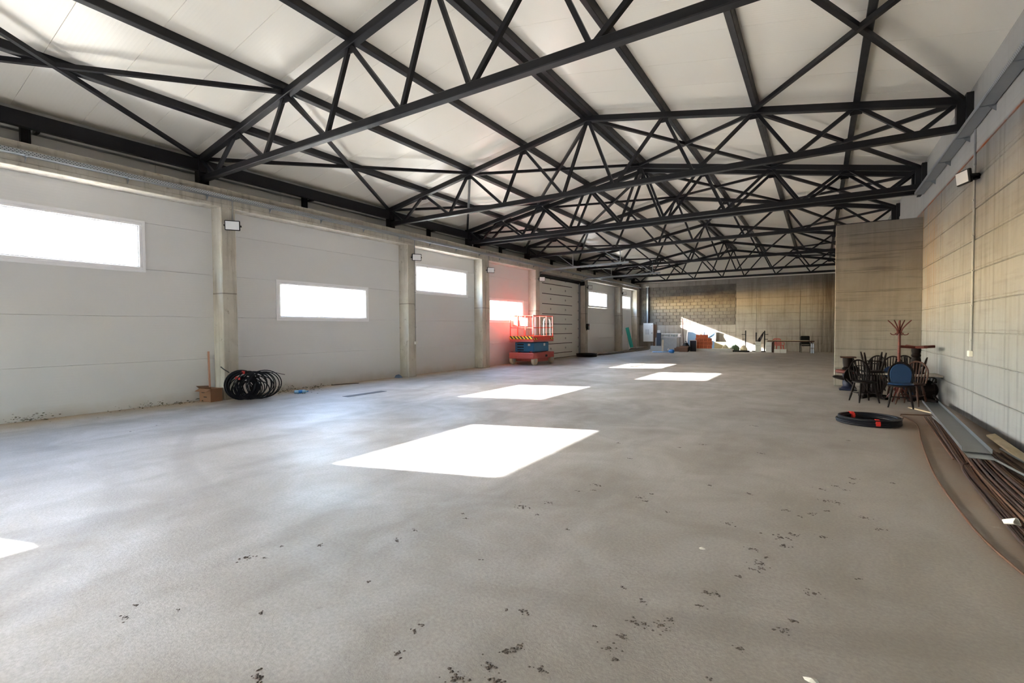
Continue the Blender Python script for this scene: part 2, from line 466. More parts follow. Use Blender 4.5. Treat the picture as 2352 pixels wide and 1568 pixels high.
ROWS = [0, .98, 1.96, 2.97, 3.97, 4.6]
for bi, (y0, y1) in enumerate(BAYS):
    y0 -= .1; y1 += .1
    holes = [(a, b, z, z + 1.0) for k, a, b, z in WIN if k == bi]
    if bi == 5: holes = [(DOOR[0], DOOR[1], 0, DOOR[2])]
    for z0, z1 in zip(ROWS[:-1], ROWS[1:]):
        hs = [h for h in holes if h[2] < z1 - .06 and h[3] > z0 + .06]
        if not hs: panel(y0, y1, z0, z1); continue
        a, b, hz0, hz1 = hs[0]
        if a > y0 + .02: panel(y0, a, z0, z1)
        if b < y1 - .02: panel(b, y1, z0, z1)
        if hz0 > z0 + .06: panel(a, b, z0, hz0)
        if hz1 < z1 - .06: panel(a, b, hz1, z1)
        # slivers between seam and opening
for y0, y1 in ((0.0, .35), (6.0, 6.35), (12.1, 12.48), (16.43, 16.67), (16.70, 16.95), (20.95, 21.35), (26.95, 27.35), (33.1, 33.5), (36.75, 37.4)):
    m = MB().cham(XP - .05, XC, y0, y1, 0, 4.56, .018).build('concrete_column', CONC, wl)
for y0, y1 in ((YB, 6.17), (6.17, 16.68), (16.70, 27.15), (27.15, YF)):
    MB().cham(-12.62, XC - .005, y0, y1, 4.54, 4.98, .015).build('ring_beam', CONC, wl)
    MB().cham(XC - .06, XC + .012, y0, y1, 4.535, 4.62, .008).build('beam_ledge', CONC, wl)
# clerestory strip above the beam
yy = YB
while yy < YF - .2:
    y2 = min(yy + 3.0, YF)
    MB().box(-12.68, -12.6, yy, y2 - .008, 4.9, 5.95).build('clerestory_panel', WPANEL, wl); yy = y2
MB().box(-12.74, -12.66, YB - .3, YF + .34, 4.85, 6.0).build('clerestory_backing', WPANEL, wl)
MB().box(-12.6, -12.585, YB, YF, 5.36, 5.40).build('clerestory_flashing', ZINC, wl)
for y in (2.86, 8.66, 13.9, 18.8, 23.9, 30.0, 35.0):
    p = MB(); p.box(-12.56, -12.46, y - .07, y - .045, 4.98, 5.5); p.box(-12.56, -12.46, y + .045, y + .07, 4.98, 5.5); p.box(-12.52, -12.5, y - .05, y + .05, 4.98, 5.5); p.box(-12.58, -12.44, y - .09, y + .09, 4.98, 4.995)
    s = p.build('clerestory_post', STEEL, wl)
    MB().box(-12.5, -12.3, y + .1, y + .16, 5.34, 5.4).build('post_bracket', STEEL, s)

# windows
def window(n, y0, y1, z0):
    z1 = z0 + 1.0; w = struct('window_%d' % n)
    fr = MB(); t = .065; xa, xb = XP - .09, XP + .02
    fr.cham(xa, xb, y0, y1, z0, z0 + t, .008); fr.cham(xa, xb, y0, y1, z1 - t, z1, .008)
    fr.cham(xa, xb, y0, y0 + t, z0 + t, z1 - t, .008); fr.cham(xa, xb, y1 - t, y1, z0 + t, z1 - t, .008)
    fr.build('window_frame', PVC, w)
    tr = MB(); e = .05; a = XP + .02
    tr.box(XP, a, y0 - e, y1 + e, z0 - e, z0); tr.box(XP, a, y0 - e, y1 + e, z1, z1 + e); tr.box(XP, a, y0 - e, y0, z0, z1); tr.box(XP, a, y1, y1 + e, z0, z1)
    tr.build('window_trim', PVC, w)
    s = MB(); u = t; v = .022; xa, xb = XP - .06, XP + .005
    s.cham(xa, xb, y0 + u, y1 - u, z0 + u, z0 + u + v, .005); s.cham(xa, xb, y0 + u, y1 - u, z1 - u - v, z1 - u, .005)
    s.cham(xa, xb, y0 + u, y0 + u + v, z0 + u + v, z1 - u - v, .005); s.cham(xa, xb, y1 - u - v, y1 - u, z0 + u + v, z1 - u - v, .005)
    s.build('sash', PVC, w)
    MB().box(XP - .04, XP - .028, y0 + u + v - .01, y1 - u - v + .01, z0 + u + v - .01, z1 - u - v + .01).build('pane', GLASS, w)
    for k in (.2, .5, .8):
        y = y0 + (y1 - y0) * k
        MB().cham(XP + .01, XP + .035, y - .03, y + .03, z1 - .075, z1 - .045, .006).build('hinge_cap', PVC, w)
for i, (b, y0, y1, z) in enumerate(WIN): window(i + 1, y0, y1, z)

# sectional door with its rails
d = struct('door_1')
n = 8; hh = DOOR[2] / n
for i in range(n):
    z0, z1 = i * hh + (.02 if i == 0 else -.004), (i + 1) * hh + .004
    pn = MB().cham(XP - .03, XP + .03, DOOR[0] - .02, DOOR[1] + .02, z0, z1, .006).build('door_section', WHITEP, d)
    MB().box(XP + .028, XP + .034, DOOR[0] + .55, DOOR[1] - .9, (z0 + z1) / 2 - .018, (z0 + z1) / 2 + .018).build('panel_groove', BLACKP, pn)
    for y in (DOOR[0] + .08, DOOR[0] + 1.5, DOOR[0] + 3.3, DOOR[1] - .08):
        MB().cham(XP + .028, XP + .06, y - .03, y + .03, z1 - .05, z1 + .05 if i < n - 1 else z1, .006).build('hinge', CONDUIT, pn)
MB().box(XP - .05, XP + .05, DOOR[0] - .02, DOOR[1] + .02, 0, .025).build('bottom_seal', BLACKP, d)
MB().tube([(XP + .12, DOOR[0] - .1, 4.42), (XP + .12, DOOR[1] + .1, 4.42)], .05, 10).build('spring_shaft', BLACKP, d, True)
MB().box(XP, XP + .06, DOOR[0] - .1, DOOR[1] + .1, 4.3, 4.38).build('top_seal', BLACKP, d)
for y in (DOOR[0] - .05, DOOR[1] + .05):
    MB().cham(XP + .0, XP + .12, y - .05, y + .05, 0, 4.3, .005).build('door_track', ZINC, d)
    pts = [(XP + .1, y, 4.1), (XP + .13, y, 4.35), (XP + .3, y, 4.52), (XP + .6, y, 4.6), (XP + 4.9, y, 4.66)]
    tr = MB()
    for a, b in zip(pts[:-1], pts[1:]): tr.beam(a, b, .05, .09)
    rail = tr.build('door_rail', ZINC, d)
    for xx in (2.1, 4.5):
        MB().beam((XP + xx, y, 4.66), (XP + xx - .02, y, 5.3), .03, .03).build('rail_hanger', ZINC, rail)
        MB().beam((XP + xx, y, 4.68), (XP + xx - .75, y, 5.22), .03, .03).build('rail_brace', ZINC, rail)
mo = MB().cham(XP + .1, XP + .4, DOOR[1] + .02, DOOR[1] + .28, 4.2, 4.44, .02).build('door_motor', BLACKP, d)
MB().tube([(XP + .44, DOOR[1] + .15, 4.25), (XP + .45, DOOR[1] + .12, 3.9), (XP + .46, DOOR[1] + .1, 2.6), (XP + .44, DOOR[1] + .16, 1.75), (XP + .43, DOOR[1] + .3, 1.5), (XP + .45, DOOR[1] + .4, 1.7)], .012, 6).build('motor_cable', BLACKP, d, True)

# ------------------------------------------------------------------ wall_right, stub wall, far wall, back wall
wr = struct('wall_right')
MB().box(XW + .02, XW + .4, YB, YF, 0, 6.05).build('wall_core', RIGHTC, wr)
rr = [0, .51, 1.03, 1.53, 2.06, 2.59, 3.12, 3.65, 4.15, 4.6]
ys = [YB, -4.6, -1.95, .7, 3.2, 5.9, 8.6, 11.32, 14.06, 16.25]
for i in range(len(ys) - 1):
    for z0, z1 in zip(rr[:-1], rr[1:]):
        o = random.uniform(-.004, .004)
        MB().cham(XW + o, XW + .05, ys[i] + .003, ys[i + 1] - .003, z0 + .003, z1 - .003, .011).build('formwork_panel', RIGHTC, wr)
for a, b in zip(ys[:-1], ys[1:]):
    MB().cham(XW - .004, XW + .05, a + .002, b - .002, 4.605, 5.28, .006).build('top_beam_lift', RIGHTC, wr)
    MB().cham(XW + .03, XW + .08, a + .002, b - .002, 5.28, 6.03, .006).build('parapet_lift', RIGHTC, wr)
MB().box(XW, XW + .05, 16.25, YF, 0, 5.3).build('wall_face_beyond', RIGHTC, wr)
ws = struct('wall_stub')
MB().box(.41, XW, 16.24, 16.5, 0, 4.42).build('wall_core', STUBC, ws)
for z0, z1 in zip(rr[:-1], rr[1:]):
    o = random.uniform(-.004, .004)
    MB().cham(.39, XW - .002, 16.2 + o, 16.26, z0 + .002, min(z1, 4.45) - .002, .006).build('formwork_panel', STUBC, ws)
    MB().cham(.388, .42, 16.2, 16.5, z0 + .002, min(z1, 4.45) - .002, .006).build('formwork_panel', STUBC, ws)

wf = struct('wall_far')
MB().box(-12.8, 2.7, YF + .06, YF + .35, 0, 5.08).build('wall_core', MORTAR, wf)
fx = [-4.92, -3.62, -1.03, .25, XW]
for a, b in zip(fx[:-1], fx[1:]):
    for z0, z1 in zip(rr, rr[1:] + [5.06]):
        o = random.uniform(-.004, .006)
        MB().cham(a + .004, b - .004, YF + o, YF + .08, z0 + .003, z1 - .003, .012).build('formwork_panel', FARC, wf)
MB().cham(-12.27, -4.925, YF, YF + .08, 4.72, 5.06, .012).build('tie_beam', FARC, wf)
MB().cham(-12.27, -4.925, YF, YF + .08, 1.3, 1.84, .012).build('tie_beam', FARC, wf)
MB().cham(-12.27, -4.925, YF, YF + .08, 0, 1.3, .012).build('plinth', FARC, wf)
blk = MB().cham(-.242, .242, 0, .07, -.113, .113, .008).mesh('cement_block', BLOCK)
bz = 1.84; rown = 0; nr = 12; bh = (4.72 - 1.84) / nr
for r_ in range(nr):
    x = -12.27 + (.25 if r_ % 2 == 0 else 0)
    while x < -5.0:
        w = min(.5, -4.94 - x)
        if w > .15: inst('cement_block', blk, wf, (x + w / 2, YF + .012 + random.uniform(0, .008), bz + (r_ + .5) * bh), (0, 0, 0), (w / .5, 1, bh / .24))
        x += .5
gb = [(-12.8, 5.06), (2.7, 5.06), (2.7, zt(2.2) + .25), (XM, ZR + .25), (-12.8, zt(-12.6) + .2)]
MB().prism(gb, YF + .14, YF + .24).build('gable_panel', RPANEL, wf)

wb = struct('wall_back')
bd0, bd1, bdz = -10.4, -8.0, 2.8                      # invented open doorway behind the photographer, added to let in light
m = MB(); m.box(-12.8, bd0, YB - .25, YB, 0, 6.0); m.box(bd1, 2.7, YB - .25, YB, 0, 6.0); m.box(bd0, bd1, YB - .25, YB, bdz, 6.0); m.build('wall_core', FARC, wb)
gb2 = [(-12.8, 5.9), (2.7, 5.9), (2.7, 6.0), (XM, ZR + .3), (-12.8, 6.0)]
MB().prism(gb2, YB - .2, YB - .1).build('gable_panel', RPANEL, wb)

# ------------------------------------------------------------------ ceiling of roof panels
ce = struct('ceiling')
ROOF0 = .225
def roofmesh(xa, xb, nm):
    e = .004; za, zb = zt(xa) + ROOF0, zt(xb) + ROOF0
    if xa < XL: za = ZE + (ZR - ZE) * (1 - (XM - xa) / HALF) + ROOF0
    if xb > XR: zb = ZE + (ZR - ZE) * (1 - (xb - XM) / HALF) + ROOF0
    vs = [(xa, e, za), (xb, e, zb), (xb, 1 - e, zb), (xa, 1 - e, za)] + [(xa, 0, za + .03), (xb, 0, zb + .03), (xb, 1, zb + .03), (xa, 1, za + .03)] + [(xa, 0, za + .11), (xb, 0, zb + .11), (xb, 1, zb + .11), (xa, 1, za + .11)]
    fs = [(0, 1, 2, 3), (8, 9, 10, 11)] + [(i, (i + 1) % 4, 4 + (i + 1) % 4, 4 + i) for i in range(4)] + [(4 + i, 4 + (i + 1) % 4, 8 + (i + 1) % 4, 8 + i) for i in range(4)]
    return MB().add(vs, fs).mesh(nm, RPANEL)
rl = roofmesh(-12.9, XM + .02, 'roof_panel'); rq = roofmesh(XM - .02, 2.75, 'roof_panel')
for k in range(45):
    inst('roof_panel', rl, ce, (0, YB - .3 + k, 0)); inst('roof_panel', rq, ce, (0, YB - .3 + k, 0))
MB().box(XM - .12, XM + .12, YB, YF, ZR + ROOF0 - .03, ZR + ROOF0 + .02).build('ridge_flashing', RPANEL, ce)

# ------------------------------------------------------------------ trusses
def make_truss():
    t = empty('roof_truss', (0, 0, 0))
    W = .14
    for s in (0, 1):
        a = (XL, 0, ZE) if s == 0 else (XR, 0, ZE)
        MB().beam(a, (XM, 0, ZR), .14, .14, c=.012).build('top_chord', STEEL, t)
    MB().beam((XL, 0, ZB), (XR, 0, ZB), .14, .13, c=.012).build('bottom_chord', STEEL, t)
    top = [(TX[i], 0, zt(TX[i])) for i in range(9)]; bot = [(x, 0, ZB) for x in BX]
    for i in range(8):
        MB().beam(top[i], bot[i], .07, .07).build('diagonal', STEEL, t)
        MB().beam(bot[i], top[i + 1], .07, .07).build('diagonal', STEEL, t)
    l = MB(); l.box(XL - .1, XL + .1, -.11, -.085, 4.985, ZE + .05); l.box(XL - .1, XL + .1, .085, .11, 4.985, ZE + .05); l.box(XL - .02, XL + .02, -.1, .1, 4.985, ZE + .05)
    p = l.build('end_post', STEEL, t)
    MB().box(XL - .16, XL + .18, -.16, .16, 4.98, 5.0).build('base_plate', STEEL, p)
    r = MB(); r.box(XR - .06, XR + .06, -.07, .07, ZB - .065, ZE + .05)
    p = r.build('end_post', STEEL, t)
    MB().box(XR + .06, XW + .035, -.12, .12, ZB - .12, ZE + .1).build('end_plate', STEEL, p)
    for i, nd in enumerate(top[1:-1]):
        MB().box(nd[0] - .1, nd[0] + .1, -.012, .012, nd[2] - .16, nd[2] - .06).build('gusset_plate', STEEL, t)
    return t
tlab = ['dark steel roof truss behind the photographer, out of frame', 'nearest dark steel roof truss, its ridge cut off by the top of the picture',
        'second dark steel roof truss, its whole gable shape in view',
        'third dark steel roof truss, nearer one of the close pair at the joint', 'fourth dark steel roof truss, farther one of the close pair at the joint',
        'fifth dark steel roof truss, just beyond the close pair', 'sixth dark steel roof truss, at the far side of the sectional door',
        'seventh dark steel roof truss, next to last before the end wall', 'last dark steel roof truss standing close against the end wall']
tr0 = make_truss()
for i, y in enumerate(TRUSS_Y):
    o = tr0 if i == 0 else copy_tree(tr0)
    o.location = (0, y, 0); tag(o, tlab[i], 'truss', 'roof trusses')

# purlins
plabels = {0: 'deep dark steel eave purlin running along the white panel wall', 1: 'dark purlin next to the eave on the panel wall slope',
           2: 'dark purlin midway up the panel wall slope', 3: 'dark purlin nearest the ridge on the panel wall slope',
           5: 'dark purlin nearest the ridge on the concrete wall slope', 6: 'dark purlin midway down the concrete wall slope', 7: 'dark purlin next to the concrete wall'}
for i, lab in plabels.items():
    x = TX[i]; z = zt(x)
    sl = math.atan2(ZR - ZE, HALF) * (1 if x < XM else -1)
    hgt = .15
    if i == 0: b = MB().box(-.06, .06, YB, YF, -.02, .25)
    else: b = MB().cham(-.055, .055, YB, YF, 0, .16, .008)
    p = b.build('roof_purlin', STEEL); p.location = (x, 0, z + (.06 if i else -.28)); p.rotation_euler = (0, -sl if i else 0, 0)
    tag(p, lab, 'purlin', 'roof purlins')
for s, lab in ((-1, 'one of the twin ridge purlins, the one toward the panel wall'), (1, 'one of the twin ridge purlins, the one toward the concrete wall')):
    p = MB().cham(-.06, .06, YB, YF, 0, .17, .008).build('ridge_purlin', STEEL); p.location = (XM + s * .12, 0, ZR + .03); p.rotation_euler = (0, 0, 0)
    tag(p, lab, 'purlin', 'ridge purlins')

# roof X bracing
def brace(i0, i1, y0, y1, label):
    yc = (y0 + y1) / 2
    t = thing('roof_brace', label, 'brace', (0, yc, 0), group='roof X braces')
    a, b = TX[i0], TX[i1]
    dz = .02
    MB().beam((a, y0 + .08 - yc, zt(a) + dz), (b, y1 - .08 - yc, zt(b) + dz), .075, .075).build('brace_bar', STEEL, t)
    MB().beam((b, y0 + .08 - yc, zt(b) + dz - .01), (a, y1 - .08 - yc, zt(a) + dz - .01), .075, .075).build('brace_bar', STEEL, t)
bn = ['behind the nearest truss', 'between the nearest and second trusses', 'between the second and third trusses', None, 'between the fourth and fifth trusses', 'between the fifth and sixth trusses', 'between the sixth and seventh trusses', 'between the seventh and last trusses']
for k, nm in enumerate(bn):
    if not nm: continue
    y0, y1 = TRUSS_Y[k], TRUSS_Y[k + 1]
    brace(0, 2, y0, y1, 'steel X brace at the panel wall eave ' + nm)
    brace(6, 8, y0, y1, 'steel X brace at the concrete wall eave ' + nm)
    if k in (2, 4):
        brace(2, 4, y0, y1, 'steel X brace by the ridge, panel wall slope, ' + nm)
        brace(4, 6, y0, y1, 'steel X brace by the ridge, concrete wall slope, ' + nm)

# ------------------------------------------------------------------ cable trays
def cable_tray(label, x0, x1, z, y0, y1, wallx, step):
    t = thing('cable_tray', label, 'cable tray', ((x0 + x1) / 2, y0, z)); t0 = Vector(t.location)
    def B(a, b, c, d, e, f): return MB().box(a - t0.x, b - t0.x, c - t0.y, d - t0.y, e - t0.z, f - t0.z)
    B(x0, x1, y0, y1, z, z + .004).build('tray_bottom', ZINC, t)
    for xx in (x0, x1 - .003): B(xx, xx + .003, y0, y1, z, z + .075).build('tray_side', GALV, t)
    y = y0 + .6
    while y < y1:
        m = B(min(x0, wallx), max(x1, wallx), y - .02, y + .02, z - .012, z)
        yb = y - t0.y; xa, xb = wallx - t0.x, ((x0 + x1) / 2) - t0.x
        m.prism([(xa, 0), (xb, 0), (xa, -.1)], yb - .004, yb + .004)
        m.build('tray_bracket', ZINC, t); y += step
cable_tray('long galvanised cable tray on brackets along the beam over the white panels', XC + .02, XC + .17, 4.72, YB + .1, YF - .1, XC, 1.5)
cable_tray('long galvanised cable tray on brackets high on the bare concrete wall', XW - .2, XW - .02, 5.0, YB + .1, 16.1, XW, 1.5)

# ------------------------------------------------------------------ floodlights and conduits
def floodlight(label, x, y, z, rz, tilt=.12):
    t = thing('floodlight', label, 'floodlight', (x, y, z), rz, 'wall floodlights')
    h = MB().cham(-.16, .16, -.035, .02, -.115, .115, .012).xf(Matrix.Rotation(tilt, 4, 'X')).build('housing', BLACKP, t)
    MB().box(-.14, .14, -.04, -.034, -.095, .095).xf(Matrix.Rotation(tilt, 4, 'X')).build('lens', LENS, h)
    m = MB(); m.box(-.18, -.165, -.01, .1, -.015, .015); m.box(.165, .18, -.01, .1, -.015, .015); m.box(-.18, .18, .09, .105, -.015, .015); m.build('yoke', BLACKP, t)
    MB().box(-.05, .05, .1, .2, -.04, .04).build('wall_bracket', BLACKP, t)
def conduit(label, pts, r=.014, box=None, nx=1):
    p0 = Vector(pts[0]); t = thing('conduit', label, 'conduit', tuple(p0), group='wall conduits')
    MB().tube([Vector(p) - p0 for p in pts], r, 8).build('pipe', CONDUIT, t, True)
    a, b = Vector(pts[0]) - p0, Vector(pts[-1]) - p0
    k = 0.0; L = (b - a).length; c = MB()
    while k < L:
        q = a + (b - a) * (k / L); c.box(q.x - .02, q.x + .02, q.y - .024, q.y + .024, q.z - .01, q.z + .01); k += .6
    c.build('pipe_clips', CONDUIT, t)
    if box is not None:
        q = Vector(box) - p0; MB().cham(q.x - .03, q.x + .03, q.y - .06, q.y + .06, q.z - .05, q.z + .05, .008).build('junction_box', WHITEP, t)
cols = [(6.17, 'nearest column, above the standing cable coil'), (12.33, 'second column from the camera'), (16.75, 'third column from the camera'), (21.2, 'column at the near side of the sectional door'), (27.2, 'column at the far side of the sectional door'), (33.35, 'last free column before the end wall')]
for k, (y, lb) in enumerate(cols):
    floodlight('black floodlight on the ' + lb, XC + .22, y - .02, 4.1, R(55))
    zb = 4.2 if k not in (1, 5) else 1.2
    conduit('grey conduit running down the ' + lb, [(XC + .015, y + .1, 4.72), (XC + .015, y + .1, zb)], .014, (XC + .03, y + .1, 1.17) if zb < 2 else None)
floodlight('black floodlight on an arm on the concrete wall', XW - .2, 11.0, 4.14, R(-70))
conduit('grey conduit running down the bare concrete wall to a white box', [(XW - .015, 11.3, 5.0), (XW - .015, 11.3, 1.2)], .018, (XW - .03, 11.3, 1.17))
bx = thing('control_box', 'black door control box on the column beside the sectional door', 'control box', (XC + .06, 27.22, 1.55))
MB().cham(-.06, .06, -.12, .12, 0, .36, .01).build('case', BLACKP, bx)
for z, mm in ((.26, REDPL), (.18, WHITEP), (.1, WHITEP)): MB().lathe([(.02, 0), (.02, .02), (.015, .025)], 10, (.06, 0, z), 'X').build('push_button', mm, bx)

# ------------------------------------------------------------------ scissor lift
L = thing('scissor_lift', 'red and blue scissor lift parked against the white panels beside the sectional door', 'scissor lift', (-11.3, 19.6, 0))
w, l = .65, .98
ch = MB(); ch.cham(-w, w, -l, l, .28, .55, .02); ch.cham(-w + .06, w - .06, -.5, .5, .14, .28, .01)
chs = ch.build('chassis', LIFTDUST, L)
MB().box(w - .002, w + .004, .1, .3, .34, .44).build('chassis_slot', BLACKP, chs)
MB().cham(-w + .02, w - .02, -l - .02, -l + .01, .3, .42, .005).build('bumper', LIFTDUST, chs)
for sx in (-1, 1):
    for sy in (-.78, .8):
        x = sx * (w - .08)
        wh = MB().lathe([(.1, -.075), (.185, -.07), (.2, -.04), (.2, .04), (.185, .07), (.1, .075)], 24, (x, sy, .2), 'X').build('wheel', TYRE, L, True)
        MB().lathe([(.03, -.085), (.1, -.078), (.1, .078), (.03, .085)], 12, (x, sy, .2), 'X').build('hub', GREYB, wh)
for sx in (-1, 1): MB().tube([(sx * (w - .1), -l + .03, .55), (sx * (w - .1), -l + .03, .62), (sx * (w - .18), -l + .03, .62), (sx * (w - .18), -l + .03, .55)], .012, 6).build('tie_down_ring', LIFTDUST, chs)
b = MB(); b.cham(-.5, .5, -.72, .72, .58, 1.02, .03); bb = b.build('power_unit', LIFTBLUE, L)
for z in (.68, .8, .92): MB().box(-.36, -.02, -.728, -.715, z - .03, z + .02).build('vent_slot', BLACKP, bb)
MB().box(.2, .32, -.727, -.718, .86, .96).build('warning_label', WHITEP, bb); MB().box(.497, .505, .2, .36, .84, .96).build('warning_label', WHITEP, bb)
for s in (-1, 1):
    sc = MB(); sc.beam((s * .3, -.7, .57), (s * .3, .7, 1.06), .05, .09); sc.beam((s * .36, .7, .57), (s * .36, -.7, 1.06), .05, .09); sc.build('scissor_arm', LIFTRED, L)
pf = MB().cham(-w + .02, w - .02, -l + .02, l - .02, 1.04, 1.12, .01).build('platform', LIFTDUST, L)
tb = MB(); z0, z1 = 1.12, 1.3
tb.box(-w + .02, w - .02, -l + .02, -l + .035, z0, z1); tb.box(-w + .02, w - .02, l - .035, l - .02, z0, z1); tb.box(-w + .02, -w + .035, -l + .035, l - .035, z0, z1); tb.box(w - .035, w - .02, -l + .035, l - .035, z0, z1)
tb.build('toe_board', LIFTRED, L)
MB().box(-w + .04, w - .06, -l + .008, -l + .02, 1.17, 1.3).build('hazard_tape', HAZ, L)
MB().box(w - .022, w - .012, -l + .05, -l + .35, 1.14, 1.22).build('hazard_tape', HAZ, L); MB().box(w - .022, w - .012, l - .35, l - .05, 1.14, 1.22).build('hazard_tape', HAZ, L)
xa, ya = w - .05, l - .05
for sx in (-1, 1):
    for sy in (-1, -.33, .33, 1): MB().tube([(sx * xa, sy * ya, 1.12), (sx * xa, sy * ya, 2.22)], .02, 8).build('rail_post', LIFTRED, L, True)
for sx in (-.33, .33):
    MB().tube([(sx * xa, -ya, 1.12), (sx * xa, -ya, 2.22)], .018, 8).build('rail_post', LIFTRED, L, True)
for z in (1.68, 2.22):
    MB().tube([(-xa, -ya, z), (xa, -ya, z), (xa, ya, z), (-xa, ya, z)], .02, 8, closed=True).build('guard_rail', LIFTRED, L, True)
MB().tube([(xa, .05, 1.3), (xa, .05, 1.95), (xa, .12, 2.08), (xa, .6, 2.08), (xa, .68, 1.95), (xa, .68, 1.3)], .02, 8).build('gate_frame', WHITEP, L, True)
MB().cham(-.5, -.22, -ya + .03, -ya + .16, 1.75, 2.2, .02).build('control_panel', LIFTRED, L)
MB().tube([(xa - .1, -ya + .2, 1.12), (xa - .1, -ya + .2, 2.3)], .03, 8).build('mast', WHITEP, L, True)
MB().cham(-.15, .25, -ya + .1, -ya + .14, 1.75, 2.1, .01).build('document_holder', WHITEP, L)

# ------------------------------------------------------------------ left wall clutter
def coil_pts(n, Rr, jit, loc, ax1, ax2, nrm, spread, seg=36, shift=(0, 0, 0)):
    pts = []; ph = random.uniform(0, 6)
    loc, ax1, ax2, nrm, shift = map(Vector, (loc, ax1, ax2, nrm, shift))
    rr_ = Rr; off = 0
    for k in range(n * seg):
        t = k / seg; a = 2 * math.pi * k / seg
        if k % seg == 0: tr_ = Rr + random.uniform(-jit, jit); to = random.uniform(-spread, spread)
        rr_ += (tr_ - rr_) * .08; off += (to - off) * .08
        pts.append(loc + shift * (t / n) + ax1 * (rr_ * math.cos(a)) + ax2 * (rr_ * math.sin(a)) + nrm * off)
    return pts
cdir = Vector((.47, .88, 0)); cn = Vector((.88, -.47, 0))
c1 = thing('cable_coil', 'large loose coil of black cable standing against the nearest column', 'cable coil', (-11.5, 6.2, 0))
MB().tube(coil_pts(16, .30, .045, (0, 0, .36), cdir, (0, 0, 1), cn, .06), .014, 7).build('cable', CABLE, c1, True)
rnd = random.Random(11); pts = []
for k in range(26):
    rr_ = rnd.uniform(.2, .33) if k < 22 else rnd.uniform(.3, .34); sh = rnd.uniform(.0, .42) if k < 22 else rnd.uniform(.35, .5)
    yaw_ = rnd.uniform(-.3, .3); tl = rnd.uniform(-.25, .25); ex = rnd.uniform(.85, 1.25)
    d1 = Matrix.Rotation(yaw_, 3, 'Z') @ cdir; d2 = (Vector((0, 0, 1)) + cn * tl).normalized()
    cc = cdir * sh + cn * rnd.uniform(-.06, .08); cc.z = rr_ + .014 + (rnd.uniform(0, .05) if k % 3 else 0)
    for i in range(34):
        a_ = 2 * math.pi * i / 34 - math.pi / 2
        pts.append(cc + d1 * (rr_ * ex * math.cos(a_)) + d2 * (rr_ * math.sin(a_)))
MB().tube(pts, .012, 7).build('cable', CABLE, c1, True)
MB().tube([(-.12, -.2, .66), (-.2, -.28, .74), (-.26, -.32, .8)], .012, 7).build('cable_end', CABLE, c1, True)
MB().tube([(.2, .42, .6), (.32, .62, .62), (.42, .85, .55)], .007, 6).build('cable_end', CABLE, c1, True)
for q in ((.03, .02, .655), (-.03, -.06, .52)): MB().cham(q[0] - .09, q[0] + .09, q[1] - .02, q[1] + .02, q[2] - .035, q[2] + .035, .01).build('tape_band', REDTAPE, c1)
bx = thing('cardboard_box', 'open cardboard box behind the standing black cable coil', 'box', (-11.98, 5.76, 0), R(8))
m = MB(); m.box(-.2, .2, -.14, -.134, 0, .3); m.box(-.2, .2, .134, .14, 0, .3); m.box(-.2, -.194, -.14, .14, 0, .3); m.box(.194, .2, -.14, .14, 0, .3); m.box(-.2, .2, -.14, .14, 0, .006)
m.build('box_body', CARD, bx)
MB().box(-.2, .2, 0, .12, 0, .005).xf(Matrix.Translation((0, -.14, .3)) @ Matrix.Rotation(R(205), 4, 'X')).build('flap', CARD, bx)
MB().box(0, .13, -.14, .14, 0, .005).xf(Matrix.Translation((-.2, 0, .3)) @ Matrix.Rotation(R(-155), 4, 'Y')).build('flap', CARD2, bx)
MB().box(-.12, -.02, -.1425, -.14, .2, .215).build('printed_mark', BLACKP, bx); MB().box(-.05, .06, -.1425, -.14, .1, .12).build('printed_mark', BLACKP, bx)
s = MB().cham(-.012, .012, -.02, .02, 0, 1.15, .003).build('wooden_lath', plain('pinkish_lath', (196, 150, 130), .8)); s.location = (-12.2, 5.85, 0); s.rotation_euler = (0, R(-2), 0)
tag(s, 'thin orange wooden lath upright beside the nearest column', 'lath')
bt = thing('plastic_bottle', 'crushed pale blue plastic bottle lying on the floor past the coil', 'bottle', (-11.34, 7.65, .045), R(62))
MB().lathe([(.02, -.16), (.042, -.155), (.045, -.08), (.036, -.03), (.044, .02), (.045, .09), (.02, .135), (.014, .16)], 14, (0, 0, 0), 'X').build('body', PALEBLUE, bt, True)
MB().lathe([(.016, .155), (.016, .18)], 10, (0, 0, 0), 'X').build('cap', BLUEP, bt)
MB().lathe([(.0462, -.06), (.0462, -.0), (.046, .03)], 14, (0, 0, 0), 'X').build('label_band', BLUEP, bt, True)
s = MB().cham(-.11, .11, -.62, .62, 0, .006, .002).build('steel_strip', plain('dull_steel', (84, 86, 92), .6, .1, spec=.2)); s.location = (-9.79, 8.43, .001); s.rotation_euler = (0, 0, R(-1)); tag(s, 'flat grey steel strip lying on the floor', 'steel strip')
s = MB().tube([(0, 0, .01), (.12, .35, .012), (.3, .75, .01)], .011, 6).build('bent_rod', RUST, None, True); s.location = (-12.15, 9.2, 0); tag(s, 'short bent rusty rod by the foot of the panel wall', 'rod')
s = MB().add([(-.11, -.08, 0), (.1, -.07, 0), (.12, .09, 0), (-.08, .1, 0), (-.07, -.05, .09), (.06, -.03, .12), (.07, .05, .08), (-.04, .06, .11)], [(0, 3, 2, 1), (4, 5, 6, 7), (0, 1, 5, 4), (1, 2, 6, 5), (2, 3, 7, 6), (3, 0, 4, 7)]).build('plastic_rag', plain('blue_grey_rag', (98, 118, 150), .7)); s.location = (-12.05, 11.8, 0); tag(s, 'small crumpled blue rag at the foot of the second column', 'rag')
